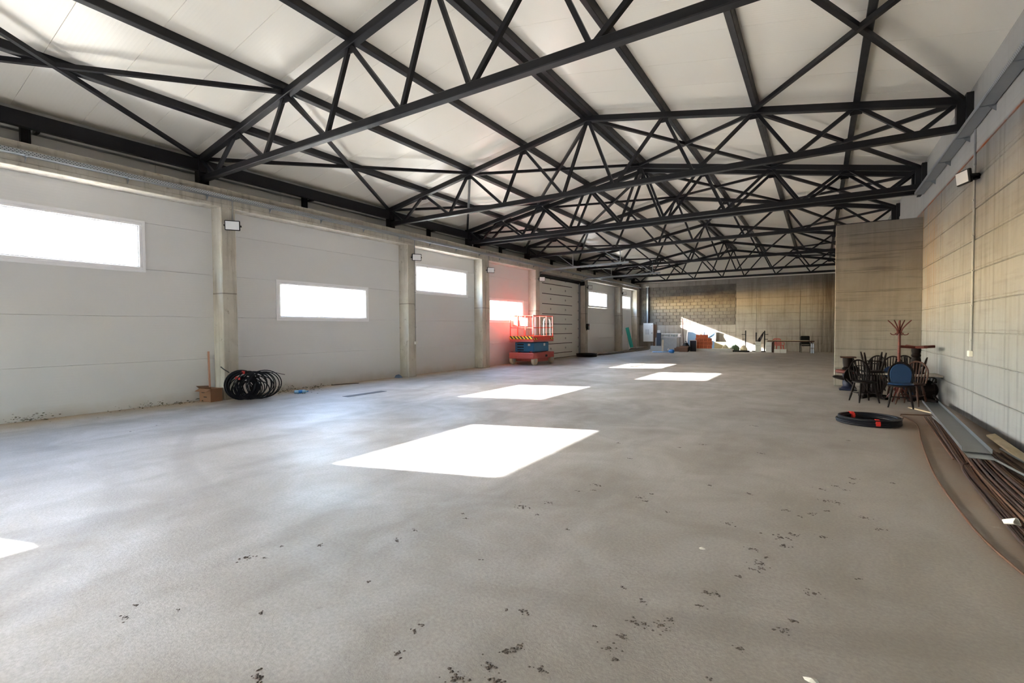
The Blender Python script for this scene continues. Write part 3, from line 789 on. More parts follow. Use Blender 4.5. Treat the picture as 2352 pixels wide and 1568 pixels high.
# weeds and clods, uncountable
def leafs(name, spots, mat, label, size=.03, n=60):
    m = MB()
    for (x, y, sx, sy, zmax) in spots:
        for k in range(n):
            px, py, pz = x + random.gauss(0, sx), y + random.gauss(0, sy), abs(random.gauss(0, zmax)) + .004
            px = max(px, XP + .02)
            a = random.uniform(0, 6.3); t_ = random.uniform(-.8, .8); s_ = size * random.uniform(.4, 1.2)
            u = Vector((math.cos(a), math.sin(a), 0)) * s_; v = Vector((-math.sin(a) * math.cos(t_), math.cos(a) * math.cos(t_), math.sin(t_))) * s_ * .5
            c = Vector((px, py, pz + s_ * .45)); m.add([c - u, c - v, c + u, c + v, c + Vector((0, 0, .004))], [(0, 1, 4), (1, 2, 4), (2, 3, 4), (3, 0, 4), (0, 3, 2, 1)])
    o = m.build(name, mat); tag(o, label, 'debris', kind='stuff'); return o
leafs('dry_weeds', [(-12.1, 4.6, .07, .35, .05), (-12.05, 5.1, .08, .4, .03), (-12.15, 2.75, .05, .18, .06), (-11.9, 7.2, .12, .35, .02), (-12.12, 7.7, .05, .15, .1), (-11.95, 8.1, .14, .3, .02), (-12.1, 8.6, .05, .3, .03), (-11.5, 7.9, .2, .25, .01)], WEED, 'scattered dry weeds and leaf litter along the foot of the panels', .028, 70)

CL = [(-3.5, 1.9, .08), (-3.38, 1.96, .03), (-3.21, 2.3, .05), (-3.36, 1.12, .05), (-3.45, 1.21, .03), (-2.73, 1.56, .03), (-2.24, 1.26, .06), (-11.84, 2.92, .03), (-9.51, 3.32, .03), (-9.72, 3.77, .03), (-11.61, 3.54, .03), (-3.45, 2.14, .03), (-3.18, 1.32, .02), (-2.29, 3.79, .11), (-2.14, 4.01, .07), (-2.67, 3.38, .03), (-2.58, 3.31, .04), (-2.78, 2.89, .05), (-2.76, 2.66, .06), (-2.09, 3.71, .03), (-2.04, 4.46, .05), (-1.97, 4.74, .07), (-1.91, 4.73, .04), (-1.91, 4.57, .04), (-1.45, 4.61, .06), (-1.37, 4.53, .05), (-2.0, 5.93, .04), (-2.41, 6.64, .06), (-1.13, 4.36, .03), (-1.72, 3.56, .03), (-2.03, 2.76, .03), (-1.53, 2.34, .02), (-1.44, 2.37, .06), (-1.86, 1.97, .03), (-1.85, 1.91, .04), (-1.8, 1.73, .05), (-.87, 2.62, .06), (-.8, 2.63, .05), (-.72, 2.67, .11), (-.69, 2.75, .04), (-.87, 2.46, .06), (-.9, 2.33, .07), (-.88, 2.85, .05), (-1.04, 2.94, .03), (-1.33, 2.02, .06), (-1.31, 2.07, .06), (-1.3, 2.11, .05), (-1.34, 1.9, .08), (-1.12, 2.01, .06), (-1.44, 1.75, .1), (-1.26, 1.83, .07), (-2.47, 2.13, .02), (-1.03, 2.47, .02), (-1.38, 4.76, .06), (-.85, 2.27, .05), (.34, 6.36, .08), (.3, 6.19, .06), (.17, 5.99, .05), (.03, 5.8, .06), (.25, 5.89, .05), (.06, 5.42, .06), (.16, 5.43, .09), (-.23, 4.97, .05), (.09, 5.13, .04), (-.13, 4.87, .04), (-.03, 4.98, .05), (.35, 5.12, .06), (-.64, 4.37, .06), (-.23, 4.29, .1), (-.15, 4.4, .07), (.06, 4.48, .06), (-.21, 4.14, .06), (-.38, 3.96, .06), (-.3, 3.87, .03), (-.34, 3.73, .08), (-.31, 3.67, .04), (-.36, 3.62, .04), (-.44, 3.47, .03), (-.58, 3.15, .05), (-.52, 3.17, .06), (-.57, 2.98, .05), (-.01, 3.49, .08), (-.11, 3.1, .05), (-.14, 2.98, .06), (-.33, 2.68, .04), (.24, 3.85, .04), (-.41, 2.38, .02), (-1.36, 7.16, .06), (-.87, 8.96, .08), (-.95, 5.34, .05), (-.57, 5.26, .05), (-1.59, 6.82, .05), (.68, 6.41, .04), (-.62, 7.05, .05), (.38, 8.48, .05), (.44, 4.89, .04)]
m = MB()
for x, y, r in CL:
    for k in range(int(5 + r * 190)):
        a = random.uniform(0, 6.3); q = abs(random.gauss(0, .42)) * r
        px, py = x + q * math.cos(a) * 1.15, y + q * math.sin(a) * .8; s_ = random.uniform(.003, .009) * (1 + r * 4); n = 5
        ph = random.uniform(0, 6)
        ring = [(px + s_ * random.uniform(.6, 1.2) * math.cos(ph + 2 * math.pi * i / n), py + s_ * random.uniform(.6, 1.2) * math.sin(ph + 2 * math.pi * i / n), .0005) for i in range(n)]
        m.add(ring + [(px, py, s_ * .45)], [(i, (i + 1) % n, n) for i in range(n)])
o = m.build('soil_crumbs', SOIL); tag(o, 'dark crumbs of dried mud scattered over the concrete floor', 'debris', kind='stuff')
for (x, y, s_, lb) in ((-.722, 3.772, .03, 'small white paint chip on the floor, right of centre'), (-.013, 2.614, .045, 'white scrap at the bottom edge of the picture')):
    n = 7; ring = [(s_ * random.uniform(.6, 1.1) * math.cos(2 * math.pi * i / n), s_ * .7 * random.uniform(.6, 1.1) * math.sin(2 * math.pi * i / n), .001) for i in range(n)]
    o = MB().add(ring + [(0, 0, .012)] , [(i, (i + 1) % n, n) for i in range(n)] + [tuple(range(n))[::-1]]).build('paint_chip', WHITEP); o.location = (x, y, 0); tag(o, lb, 'scrap')

# ------------------------------------------------------------------ right side: coil, rods, sheet, plank, cup
c2 = thing('cable_coil', 'flat round coil of black cable with red tape lying on the floor before the chairs', 'cable coil', (.74, 10.22, 0))
pts = []
for k in range(11):
    zc = .022 + .028 * (k % 4); rr_ = .44 - .03 * (k // 4) + random.uniform(-.012, .012); cx, cy_ = random.uniform(-.012, .012), random.uniform(-.012, .012)
    pts += [(cx + rr_ * math.cos(2 * math.pi * i / 40), cy_ + rr_ * math.sin(2 * math.pi * i / 40), zc) for i in range(40)]
MB().tube(pts, .017, 8).build('cable', CABLE, c2, True)
for a in (R(282), R(125)):
    MB().tube([(.40 * math.cos(a - .07 + .035 * i), .40 * math.sin(a - .07 + .035 * i), .062) for i in range(5)], [.073] * 5, 10).build('tape_band', REDTAPE, c2, True)
MB().tube([(.42, .1, .05), (.47, .2, .06), (.5, .3, .09)], .008, 6).build('cable_end', RUST2, c2, True)

def rod(label, pts, r, mat, group='rusty rods along the concrete wall', name='steel_rod'):
    p0 = Vector(pts[0]); o = MB().tube([Vector(p) - p0 for p in pts], r, 7).build(name, mat, None, True); o.location = p0; return tag(o, label, 'rod', group)
def bend(p, n=14, w=.02):
    p = [Vector(q) for q in p]; out = []
    for i in range(len(p) - 1):
        a, b, c, d_ = p[max(i - 1, 0)], p[i], p[i + 1], p[min(i + 2, len(p) - 1)]
        for k in range(n):
            t = k / n; out.append(.5 * ((2 * b) + (-a + c) * t + (2 * a - 5 * b + 4 * c - d_) * t * t + (-a + 3 * b - 3 * c + d_) * t ** 3))
    return out + [p[-1]]
rod('long curved rusty rod lying alone on the floor beside the rod pile', bend([(1.29, 11.31, .01), (1.40, 10.44, .01), (1.27, 9.06, .01), (1.165, 7.9, .01), (1.09, 6.8, .01), (1.075, 5.78, .01), (1.09, 5.05, .01), (1.165, 4.4, .01), (1.3, 3.4, .01)]), .0095, RUST2, None)
rod('short rusty rod crosswise at the far end of the rod pile', [(1.31, 11.44, .012), (1.75, 11.58, .012)], .011, RUST2, None)
rod('shortish rusty rod pair lying apart, left one', [(1.62, 11.3, .011), (1.42, 7.9, .011)], .011, RUST2, None)
rod('shortish rusty rod pair lying apart, right one', [(1.68, 11.3, .011), (1.465, 7.85, .011)], .011, RUST2, None)
for k in range(44):
    v = (k + .5) / 44
    ya = random.uniform(9.4, 11.5) if k % 3 else random.uniform(7.4, 9.0); xa_ = 1.70 + .24 * v + random.uniform(-.04, .04)
    yb_ = random.uniform(3.0, 4.2); xb_ = min(1.25 + .86 * v + random.uniform(-.06, .06), 2.12)
    xm_ = 1.38 + .6 * v + random.uniform(-.04, .04)
    if ya < 9.2: xa_ = 1.5 + .5 * v
    z = .013 + .026 * int((1 - abs(2 * v - 1)) * 4 * random.uniform(.2, 1))
    rod('one of the many straight rusty rods heaped along the concrete wall', bend([(xa_, ya, z + .01), (xm_, 6.9 + random.uniform(-.3, .3), z), (xb_, yb_, z + random.uniform(0, .02))], 8), random.choice((.010, .012, .015)), random.choice((RUST, RUST, RUST2)))
rod('pale grey straight bar lying diagonally across the rod heap', [(1.68, 10.9, .09), (1.62, 8.6, .11), (1.95, 5.6, .12)], .012, ZINC, None)
rod('thin grey flat bar on the heap next to the concrete wall', [(1.95, 8.4, .1), (2.02, 7.0, .1), (1.98, 5.2, .11)], .012, ZINC, None)
s = thing('sheet_channel', 'long folded zinc sheet channel lying on the rod heap', 'sheet metal', (1.75, 10.2, .14), math.atan2(.43, 5.6) * -1 * -1)
s.rotation_euler = (R(-1.2), 0, -math.atan2(.42, 5.7))
m = MB().prism([(-.13, .05), (-.125, .05), (-.122, .004), (.122, .004), (.125, .05), (.13, .05), (.126, 0), (-.126, 0)], -2.7, 2.75).build('channel', SHEET, s)
m = MB().prism([(-.14, .0), (.09, .0), (.09, -.004), (-.14, -.004)], -3.0, 0).xf(Matrix.Translation((.03, 0, -.012))).build('under_sheet', SHEET, s)
s = MB().cham(-.05, .05, -1.55, 1.55, 0, .03, .004).build('pine_plank', PINE); s.location = (2.08, 8.0, .06); s.rotation_euler = (R(0), R(-18), R(-1.5)); tag(s, 'pale pine plank lying against the foot of the concrete wall', 'plank')
s = MB().cham(-.035, .035, -.35, .35, 0, .02, .003).build('wood_offcut', PINE); s.location = (1.72, 12.2, .0); s.rotation_euler = (0, 0, R(25)); tag(s, 'short white wood offcut beside the far end of the zinc channel', 'offcut')
cu = thing('plastic_cup', 'crushed white plastic cup resting on the rod heap', 'cup', (1.29, 5.42, .06), 0, None, (R(70), R(25), R(40)))
n = 14; prof = [(.022, 0), (.026, .03), (.033, .06), (.036, .085)]
vs = []; fs = []
for j, (r, z) in enumerate(prof):
    for i in range(n):
        a = 2 * math.pi * i / n; q = r * (1 + .22 * math.sin(3 * a + j)); vs.append((q * math.cos(a), q * math.sin(a) * .72, z))
for j in range(3):
    for i in range(n): fs.append((j * n + i, j * n + (i + 1) % n, (j + 1) * n + (i + 1) % n, (j + 1) * n + i))
fs.append(tuple(range(n)))
MB().add(vs, fs).build('cup_wall', WHITEP, cu, True)
MB().tube([(.037 * (1 + .22 * math.sin(3 * 2 * math.pi * i / n + 3)) * math.cos(2 * math.pi * i / n), .72 * .037 * (1 + .22 * math.sin(3 * 2 * math.pi * i / n + 3)) * math.sin(2 * math.pi * i / n), .085) for i in range(n)], .003, 5, closed=True).build('rim', WHITEP, cu, True)

# ------------------------------------------------------------------ chairs, tables, coat stand
def windsor(name, label, loc, rz, wood=None, pad=None, rot=None, backpad=False):
    """hoop-back chair facing -Y in its own frame"""
    wood = wood or DKWOOD
    t = thing(name, label, 'chair', loc, rz, None, rot)
    pr = [(.2, 0), (.225, .01), (.225, .03), (.2, .038)]
    st = MB().lathe(pr, 24, (0, 0, .42)).build('seat', wood, t, True)
    if pad: MB().lathe([(.2, 0), (.215, .012), (.2, .035), (.12, .045)], 24, (0, 0, .457)).build('seat_pad', pad, st, True)
    for sx, sy in ((-1, -1), (1, -1), (-1, 1), (1, 1)):
        a = Vector((sx * .13, sy * .12, .42)); b = Vector((sx * .2, sy * .2, 0))
        P = [a + (b - a) * k for k in (0, .12, .2, .3, .42, .5, .56, .62, .8, .93, 1)]
        MB().tube(P, [.017, .02, .025, .02, .026, .022, .016, .022, .019, .015, .013], 9).build('leg', wood, t, True)
    MB().tube([(-.165, -.16, .2), (-.165, .16, .2)], .011, 7).build('stretcher', wood, t, True)
    MB().tube([(.165, -.16, .2), (.165, .16, .2)], .011, 7).build('stretcher', wood, t, True)
    MB().tube([(-.165, 0, .2), (.165, 0, .2)], .012, 7).build('stretcher', wood, t, True)
    hoop = []
    for i in range(25):
        a = math.pi * i / 24; hx = .215 * math.cos(a); hz = .46 + .44 * (math.sin(a) ** .72); hx *= (.84 + .2 * min(1, (hz - .46) / .25)); hoop.append((hx, .16 + (hz - .46) * .2, hz))
    MB().tube(hoop, .017, 8).build('back_hoop', wood, t, True)
    for k in range(7):
        x = -.135 + .045 * k; topx = x * 1.25
        ht = .46 + .44 * (max(0, 1 - (topx / .215) ** 2) ** .36)
        sp = MB().tube([(x, .165, .455), ((x + topx) / 2, .16 + (ht - .46) * .1, (.455 + ht) / 2), (topx, .16 + (ht - .46) * .2, ht)], [.01, .013, .009], 6)
        sp.build('spindle', wood, t, True)
    if backpad and pad:
        poly = [(x * .9, z) for x, y, z in hoop]; poly = [(x, .5 + (z - .46) * .86) for x, z in poly]
        m = MB(); n_ = len(poly)
        def yb(z, o): return .13 + (z - .46) * .2 + o
        vs_ = [(x, yb(z, 0), z) for x, z in poly] + [(x * .93, yb(z, -.035), .48 + (z - .48) * .97) for x, z in poly]
        m.add(vs_, [(i, (i + 1) % n_, n_ + (i + 1) % n_, n_ + i) for i in range(n_)] + [tuple(range(n_))[::-1], tuple(range(n_, 2 * n_))])
        m.build('back_pad', pad, t)
    return t
windsor('windsor_chair', 'dark hoop-back wooden chair with bare spindles, front left of the heap', (.86, 13.05, 0), R(24))
windsor('windsor_chair', 'hoop-back chair with bright blue padded seat and back, front right', (1.43, 12.55, 0), R(-6), DKWOOD, BLUEPAD, None, True)
windsor('windsor_chair', 'reddish hoop-back chair right behind the blue padded chair', (1.66, 13.02, 0), R(-28), BRWOOD)
# round table with chairs heaped on it
def round_table(label, loc, rz, r=.42, h=.6, mat=DKWOOD, topmat=None):
    t = thing('pedestal_table', label, 'table', loc, rz)
    MB().lathe([(r - .02, 0), (r, .008), (r, .024), (r - .015, .032)], 28, (0, 0, h - .032)).build('table_top', topmat or mat, t, True)
    MB().lathe([(.05, .08), (.07, .1), (.06, .16), (.075, .2), (.055, .25), (.045, .34), (.06, .4), (.06, h - .09), (.08, h - .06), (.08, h - .033)], 16).build('column', mat, t, True)
    for k in range(4):
        a = R(45 + 90 * k); c, s_ = math.cos(a), math.sin(a)
        MB().beam((c * .03, s_ * .03, .06), (c * .33, s_ * .33, .03), .07, .06, c=.012).build('foot', mat, t)
    return t
def square_table(label, loc, rz, w=.6, l=.6, h=.6, mat=DKWOOD, topmat=None):
    t = thing('pedestal_table', label, 'table', loc, rz)
    MB().cham(-w / 2, w / 2, -l / 2, l / 2, h - .035, h, .008).build('table_top', topmat or mat, t)
    MB().lathe([(.05, .08), (.075, .1), (.065, .16), (.08, .2), (.055, .25), (.045, .34), (.065, .42), (.06, h - .09), (.09, h - .06), (.09, h - .036)], 16).build('column', mat, t, True)
    for k in range(4):
        a = R(45 + 90 * k); c, s_ = math.cos(a), math.sin(a)
        MB().beam((c * .03, s_ * .03, .06), (c * .34, s_ * .34, .03), .08, .06, c=.012).build('foot', mat, t)
    return t
PALETOP = plain('pale_laminate', (168, 160, 152), .5)
square_table('pale-topped pedestal table behind the dark hoop-back chair', (1.08, 13.85, 0), 0, .5, .62, .6, DKWOOD, PALETOP)
square_table('pale-topped pedestal table against the concrete wall behind the blue chair', (1.92, 13.75, 0), 0, .62, .66, .6, DKWOOD, PALETOP)
# overturned pedestal table standing on its top
u = thing('overturned_table', 'overturned table standing head down on the heap, its reddish cross foot up', 'table', (1.83, 13.8, .602))
MB().lathe([(.14, 0), (.15, .01), (.15, .03), (.08, .04), (.06, .1), (.085, .16), (.09, .3), (.07, .36), (.09, .4), (.07, .44), (.085, .5), (.085, .56)], 18).build('column', DKWOOD, u, True)
for k in range(4):
    a = R(20 + 90 * k); c, s_ = math.cos(a), math.sin(a)
    MB().beam((c * .02, s_ * .02, .58), (c * .34, s_ * .34, .6), .08, .06, c=.015).build('foot', REDWOOD, u)
# spool-like pedestal at the stub wall
p = thing('pedestal_stack', 'turned dark pedestal with a round brown shelf, leaning at the stub wall edge', 'pedestal', (.66, 15.3, 0))
MB().cham(-.19, .19, -.19, .19, 0, .03, .006).build('base_plate', NAVY, p)
MB().lathe([(.14, .03), (.15, .06), (.11, .1), (.12, .2), (.1, .3), (.12, .4), (.12, .44)], 18).build('lower_column', NAVY, p, True)
MB().lathe([(.25, 0), (.28, .02), (.28, .07), (.25, .09)], 26, (0, 0, .44)).build('round_shelf', REDWOOD, p, True)
MB().lathe([(.12, .53), (.13, .56), (.1, .6), (.115, .7), (.12, .84)], 18).build('upper_column', DKWOOD, p, True)
MB().cham(-.17, .17, -.17, .17, .84, .87, .006).build('top_plate', BRWOOD, p)
# chairs piled at the back, some legs up
hp = [('dark chair turned upside down on the left pale table, legs up', (1.06, 13.70, 1.06), (R(180), 0, R(6)), DKWOOD, None),
      ('dark chair lying tipped back near the stub wall', (1.0, 14.75, .3), (R(-72), R(0), R(40)), DKWOOD, None),
      ('dark chair with blue pad leaning over between the two pale tables', (1.46, 14.2, .24), (R(-38), R(14), R(-160)), BRWOOD, BLUEPAD),
      ('dark upright chair at the back beside the coat stand', (1.5, 15.0, 0), (0, 0, R(-20)), DKWOOD, None),
      ('dark chair upside down against the concrete wall by the overturned table', (1.93, 14.6, .93), (R(180), R(4), R(-10)), DKWOOD, BLUEPAD),
      ('dark chair at the very back of the heap in the corner', (1.9, 15.5, 0), (0, 0, R(10)), DKWOOD, None),
      ('dark chair standing at the back between pedestal and coat stand', (1.2, 15.6, 0), (0, 0, R(200)), DKWOOD, GREYPAD),
      ('dark upturned chair behind the left pale table, legs spread up', (.98, 14.35, .93), (R(180), R(-8), R(60)), DKWOOD, None),
      ('dark chair lying on its side under the right pale table', (1.95, 13.5, .24), (R(90), R(6), R(172)), DKWOOD, None),
      ('dark chair lying on its side under the left pale table', (1.1, 13.5, .24), (R(90), R(-6), R(186)), DKWOOD, None)]
for lb, loc, rot, wd, pd in hp: windsor('windsor_chair', lb, loc, 0, wd, pd, rot, pd is BLUEPAD)
# coat stand
cs = thing('coat_stand', 'reddish bentwood coat stand rising above the heap of chairs', 'coat stand', (1.5, 13.5, 0), R(15))
MB().tube([(0, 0, .05), (0, 0, .5), (0, 0, .52), (0, 0, .9), (0, 0, .93), (0, 0, 1.45), (0, 0, 1.78)], [.03, .028, .034, .026, .03, .026, .02], 12).build('pole', REDWOOD, cs, True)
for k in range(4):
    a = R(45 + 90 * k); c, s_ = math.cos(a), math.sin(a)
    MB().tube([(c * .025, s_ * .025, 1.5), (c * .06, s_ * .06, 1.6), (c * .14, s_ * .14, 1.7), (c * .22, s_ * .22, 1.78)], [.014, .013, .012, .011], 8).build('upper_hook', REDWOOD, cs, True)
    MB().tube([(c * .025, s_ * .025, 1.56), (c * .05, s_ * .05, 1.49), (c * .1, s_ * .1, 1.46), (c * .15, s_ * .15, 1.47), (c * .17, s_ * .17, 1.5)], [.012, .011, .01, .01, .009], 8).build('lower_hook', REDWOOD, cs, True)
    MB().tube([(c * .02, s_ * .02, .35), (c * .12, s_ * .12, .22), (c * .22, s_ * .22, .06), (c * .26, s_ * .26, .012)], .014, 8).build('foot', REDWOOD, cs, True)

# ------------------------------------------------------------------ far left: cable coil, boards, teal strip, cabinet, post
c3 = thing('cable_coil', 'dark cable coil lying flat at the far foot of the sectional door', 'cable coil', (-11.3, 25.9, 0))
pts = []
for k in range(10):
    zc = .03 + .045 * (k % 4); rr_ = .58 - .05 * (k // 4) + random.uniform(-.02, .02)
    pts += [(rr_ * math.cos(2 * math.pi * i / 32), rr_ * math.sin(2 * math.pi * i / 32), zc) for i in range(32)]
MB().tube(pts, .026, 7).build('cable', CABLE, c3, True)
for k, (x, y, z, ln, wd, rz) in enumerate([(-11.3, 29.0, 0, 3.4, .25, 2), (-11.0, 29.3, .0, 3.2, .22, -2), (-11.15, 29.2, .05, 3.2, .3, 1), (-11.2, 32.0, 0, 2.2, .3, 1), (-10.9, 32.0, 0, 2.3, .22, -1), (-11.05, 32.3, .05, 2.6, .4, -1),
        (-10.85, 34.7, .0, 2.9, .3, 0), (-11.2, 34.7, .0, 2.9, .3, 0), (-11.0, 34.7, .05, 2.9, .5, 2), (-11.0, 34.6, .1, 2.8, .45, -2), (-11.05, 34.8, .15, 2.8, .5, 1), (-11.0, 34.7, .2, 2.6, .4, -1)]):
    o = MB().cham(-wd / 2, wd / 2, -ln / 2, ln / 2, 0, .048, .005).build('formwork_board', GREYWOOD); o.location = (x, y, z); o.rotation_euler = (0, 0, R(rz))
    tag(o, 'weathered grey board in the low stack along the far panel wall', 'board', 'boards stacked along the far panel wall')
o = MB().cham(-.12, .12, -.02, .02, 0, 1.45, .005).build('teal_strip', TEAL); o.location = (-11.25, 33.75, .26); o.rotation_euler = (R(0), R(-13), R(20)); tag(o, 'tall teal film-covered strip leaning at the last column', 'strip')
o = MB().cham(-.02, .02, -.4, .4, 0, 1.0, .005).build('leaning_board', WHITEP); o.location = (-11.62, 34.6, .0); o.rotation_euler = (0, R(-6), 0); tag(o, 'white board leaning on the last window bay behind the teal strip', 'board')
cb = thing('electric_cabinet', 'white steel electric cabinet on the left end of the far wall', 'cabinet', (-11.08, YF, .58))
MB().cham(-.38, .38, -.28, -.004, 0, 1.42, .01).build('case', WHITEP, cb)
dr = MB().cham(-.36, .36, -.3, -.281, .02, 1.4, .004).build('cabinet_door', WHITEP, cb)
for k in range(5): MB().box(-.2 + k * .06, -.17 + k * .06, -.303, -.299, .55, .95).build('louvre_slot', GREYB, dr)
MB().cham(.28, .31, -.32, -.3, .6, .72, .004).build('handle', BLACKP, dr); MB().cham(.28, .31, -.32, -.3, 1.2, 1.26, .004).build('handle', BLACKP, dr)
po = thing('steel_post', 'pale steel downpipe post high on the far wall above the cabinet', 'post', (-11.13, YF - .1, 2.0))
MB().cham(-.1, .02, -.07, .09, 0, 2.76, .008).build('post_body', ZINC, po); MB().box(-.16, -.1, -.05, .09, 0, 2.76).build('post_dark_flange', STEEL, po); MB().box(-.16, .06, -.08, .095, 2.76, 2.82).build('cap_plate', WHITEP, po)  # darker strip down one side of the two-tone post
o = MB().cham(-.12, .12, -.02, .02, 0, 1.88, .004).build('plywood_sheet', CARD2); o.location = (-10.62, YF - .12, 0); o.rotation_euler = (R(-2), 0, 0); tag(o, 'tall brown plywood offcut standing right of the white cabinet', 'plywood')
# group of panels at the far left middle
o = MB().cham(-.14, .14, -.06, .06, 0, 1.28, .008).build('dark_panel', plain('slate_panel', (62, 70, 84), .6)); o.location = (-9.55, 34.42, 0); o.rotation_euler = (R(-4), R(1), 0); tag(o, 'narrow slate-grey panel standing among the far building materials', 'panel')
o = MB().cham(-.11, .11, -.07, .07, 0, .2, .02).build('white_carton', WHITEP); o.location = (-9.53, 34.51, 1.283); tag(o, 'little white carton on top of the slate-grey panel', 'carton')
ip = thing('panel_stack', 'pallet of upright grey insulation panels at the far wall', 'panel stack', (-9.05, 34.9, 0))
for k in range(6): MB().cham(-.76, .74, -.3 + k * .11, -.2 + k * .11, 0, .93 + .02 * (k % 2), .006).build('insulation_panel', GREYB, ip)
ra = thing('white_radiator', 'white slatted radiator lying on the grey insulation panels', 'radiator', (-8.8, 34.95, .97), R(-3))
MB().cham(-.6, .6, -.3, .3, .2, .26, .008).build('top_panel', WHITEP, ra); MB().cham(-.6, .6, -.3, .3, 0, .05, .008).build('bottom_panel', WHITEP, ra)
for k in range(13): MB().box(-.56 + k * .09, -.52 + k * .09, -.29, .29, .05, .2).build('fin', WHITEP, ra)
o = MB().cham(-.4, .4, -.05, .05, 0, .4, .006).build('grey_slab', GREYB); o.location = (-9.4, 33.4, 0); o.rotation_euler = (R(-3), 0, 0); tag(o, 'low grey slab standing on edge in front of the insulation panels', 'slab')
o = MB().cham(-.05, .05, -.03, .03, 0, .82, .004).build('wooden_stake', PINE); o.location = (-8.95, 33.3, 0); o.rotation_euler = (R(-6), 0, 0); tag(o, 'short wooden stake leaning on the grey slab', 'stake')
bl = thing('pipe_bundle', 'blue wrapped bundle of pipes lying on the floor before the grey slab', 'bundle', (-8.55, 32.0, .06), R(-12))  # blue pipes wrapped together at one end
for k in range(3): MB().tube([(-.75, -.04 + .04 * k, -.02 + .02 * (k % 2)), (0, -.03 + .03 * k, 0), (.45, 0, .03)], .02, 7).build('tube', BLUEP, bl, True)
MB().lathe([(.03, .35), (.1, .42), (.13, .55), (.12, .68), (.05, .74)], 14, (0, 0, .06), 'X').build('wrapped_end', BLUEP, bl, True)
MB().lathe([(.03, .28), (.07, .33), (.03, .4)], 10, (0, .02, .16), 'X').build('white_tie', WHITEP, bl, True)
for (x, y, sx, sy, sz, rz, lb, mm) in ((-7.72, 34.0, .56, .36, .3, 4, 'cardboard box in front of the orange clay blocks', CARD2), (-8.22, 34.3, .3, .3, .24, -8, 'small brown cardboard box beside the grey panels', CARD2)):
    b = thing('cardboard_box', lb, 'box', (x, y, 0), R(rz)); MB().cham(-sx / 2, sx / 2, -sy / 2, sy / 2, 0, sz, .006).build('box_body', mm, b); MB().box(-sx / 2 + .01, sx / 2 - .01, -.03, .03, sz - .001, sz + .002).build('tape', CARD, b)
    MB().box(-sx / 2, sx / 2, -.005, sy * .4, 0, .004).xf(Matrix.Translation((0, sy / 2, sz)) @ Matrix.Rotation(R(40), 4, 'X')).build('flap', mm, b)
def sack(label, loc, r, h, mat, name='rubbish_bag', seed=1):
    rnd = random.Random(seed); n = 16; prof = [(.7, 0), (1, .18), (1.02, .42), (.85, .68), (.5, .88), (.18, .97), (.24, 1.06)]
    vs = []; fs = []
    for j, (q, z) in enumerate(prof):
        for i in range(n): a = 2 * math.pi * i / n; k = q * r * (1 + rnd.uniform(-.13, .13)); vs.append((k * math.cos(a), k * math.sin(a) * .8, z * h * (1 + (rnd.uniform(-.06, .06) if j else 0))))
    for j in range(len(prof) - 1):
        for i in range(n): fs.append((j * n + i, j * n + (i + 1) % n, (j + 1) * n + (i + 1) % n, (j + 1) * n + i))
    fs += [tuple(range(n))[::-1], tuple(range((len(prof) - 1) * n, len(prof) * n))]
    t = thing(name, label, 'bag', loc, rnd.uniform(0, 3))
    MB().add(vs, fs).build('bag_body', mat, t, True); MB().lathe([(.22 * r, 0), (.24 * r, .02), (.22 * r, .04)], 10, (0, 0, h * .95)).build('tie', WHITEP, t, True)
sack('black rubbish bag left of the orange clay blocks', (-7.7, 34.55, 0), .26, .64, BLACKP, seed=3)
o = thing('folding_sign', 'navy folding sign with white frame beside the clay blocks', 'sign', (-7.28, 34.8, 0), R(12))
MB().cham(-.2, .2, -.02, .02, 0, .75, .005).xf(Matrix.Rotation(R(-12), 4, 'X')).build('front_board', NAVY, o)
m = MB(); m.box(-.23, -.2, -.025, .025, 0, .78); m.box(.2, .23, -.025, .025, 0, .78); m.box(-.23, .23, -.025, .025, .75, .79); m.xf(Matrix.Rotation(R(-12), 4, 'X')).build('frame', WHITEP, o)
# clay blocks on a long pale slab
o = MB().cham(-1.3, 1.25, -.35, .35, 0, .19, .01).build('concrete_slab', plain('pale_concrete', (206, 204, 198), .85)); o.location = (-6.1, 35.45, 0); tag(o, 'long low pale slab carrying the orange clay blocks', 'slab')
def clay():
    m = MB(); w_, d_, h_ = .125, .1, .12
    m.cham(-w_, w_, -d_, d_, 0, 2 * h_, .006); return m.mesh('block_body', CLAY)
def cavity_shade():  # dark patches on the block face, painting the shade inside the hollows
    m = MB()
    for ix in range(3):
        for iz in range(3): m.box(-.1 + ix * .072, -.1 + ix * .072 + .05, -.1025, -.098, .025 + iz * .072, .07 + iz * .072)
    return m.mesh('cavity_shade', plain('clay_shadow', (110, 56, 38), .95))
cm, cv = clay(), cavity_shade()
for r_ in range(4):
    for c_ in range(4 if r_ < 3 else 3):
        t = thing('clay_block', 'hollow orange clay block, %s from the left in the %s row of the stack' % (('first', 'second', 'third', 'last')[c_], ('bottom', 'second', 'third', 'top')[r_]), 'clay block', (-7.1 + c_ * .265 + random.uniform(-.01, .01) + (.02 if r_ % 2 else 0), 35.42 + random.uniform(-.03, .03), .19 + r_ * .241), R(random.uniform(-4, 4)), 'clay blocks on the pale slab')
        inst('block_body', cm, t); inst('cavity_shade', cv, t)
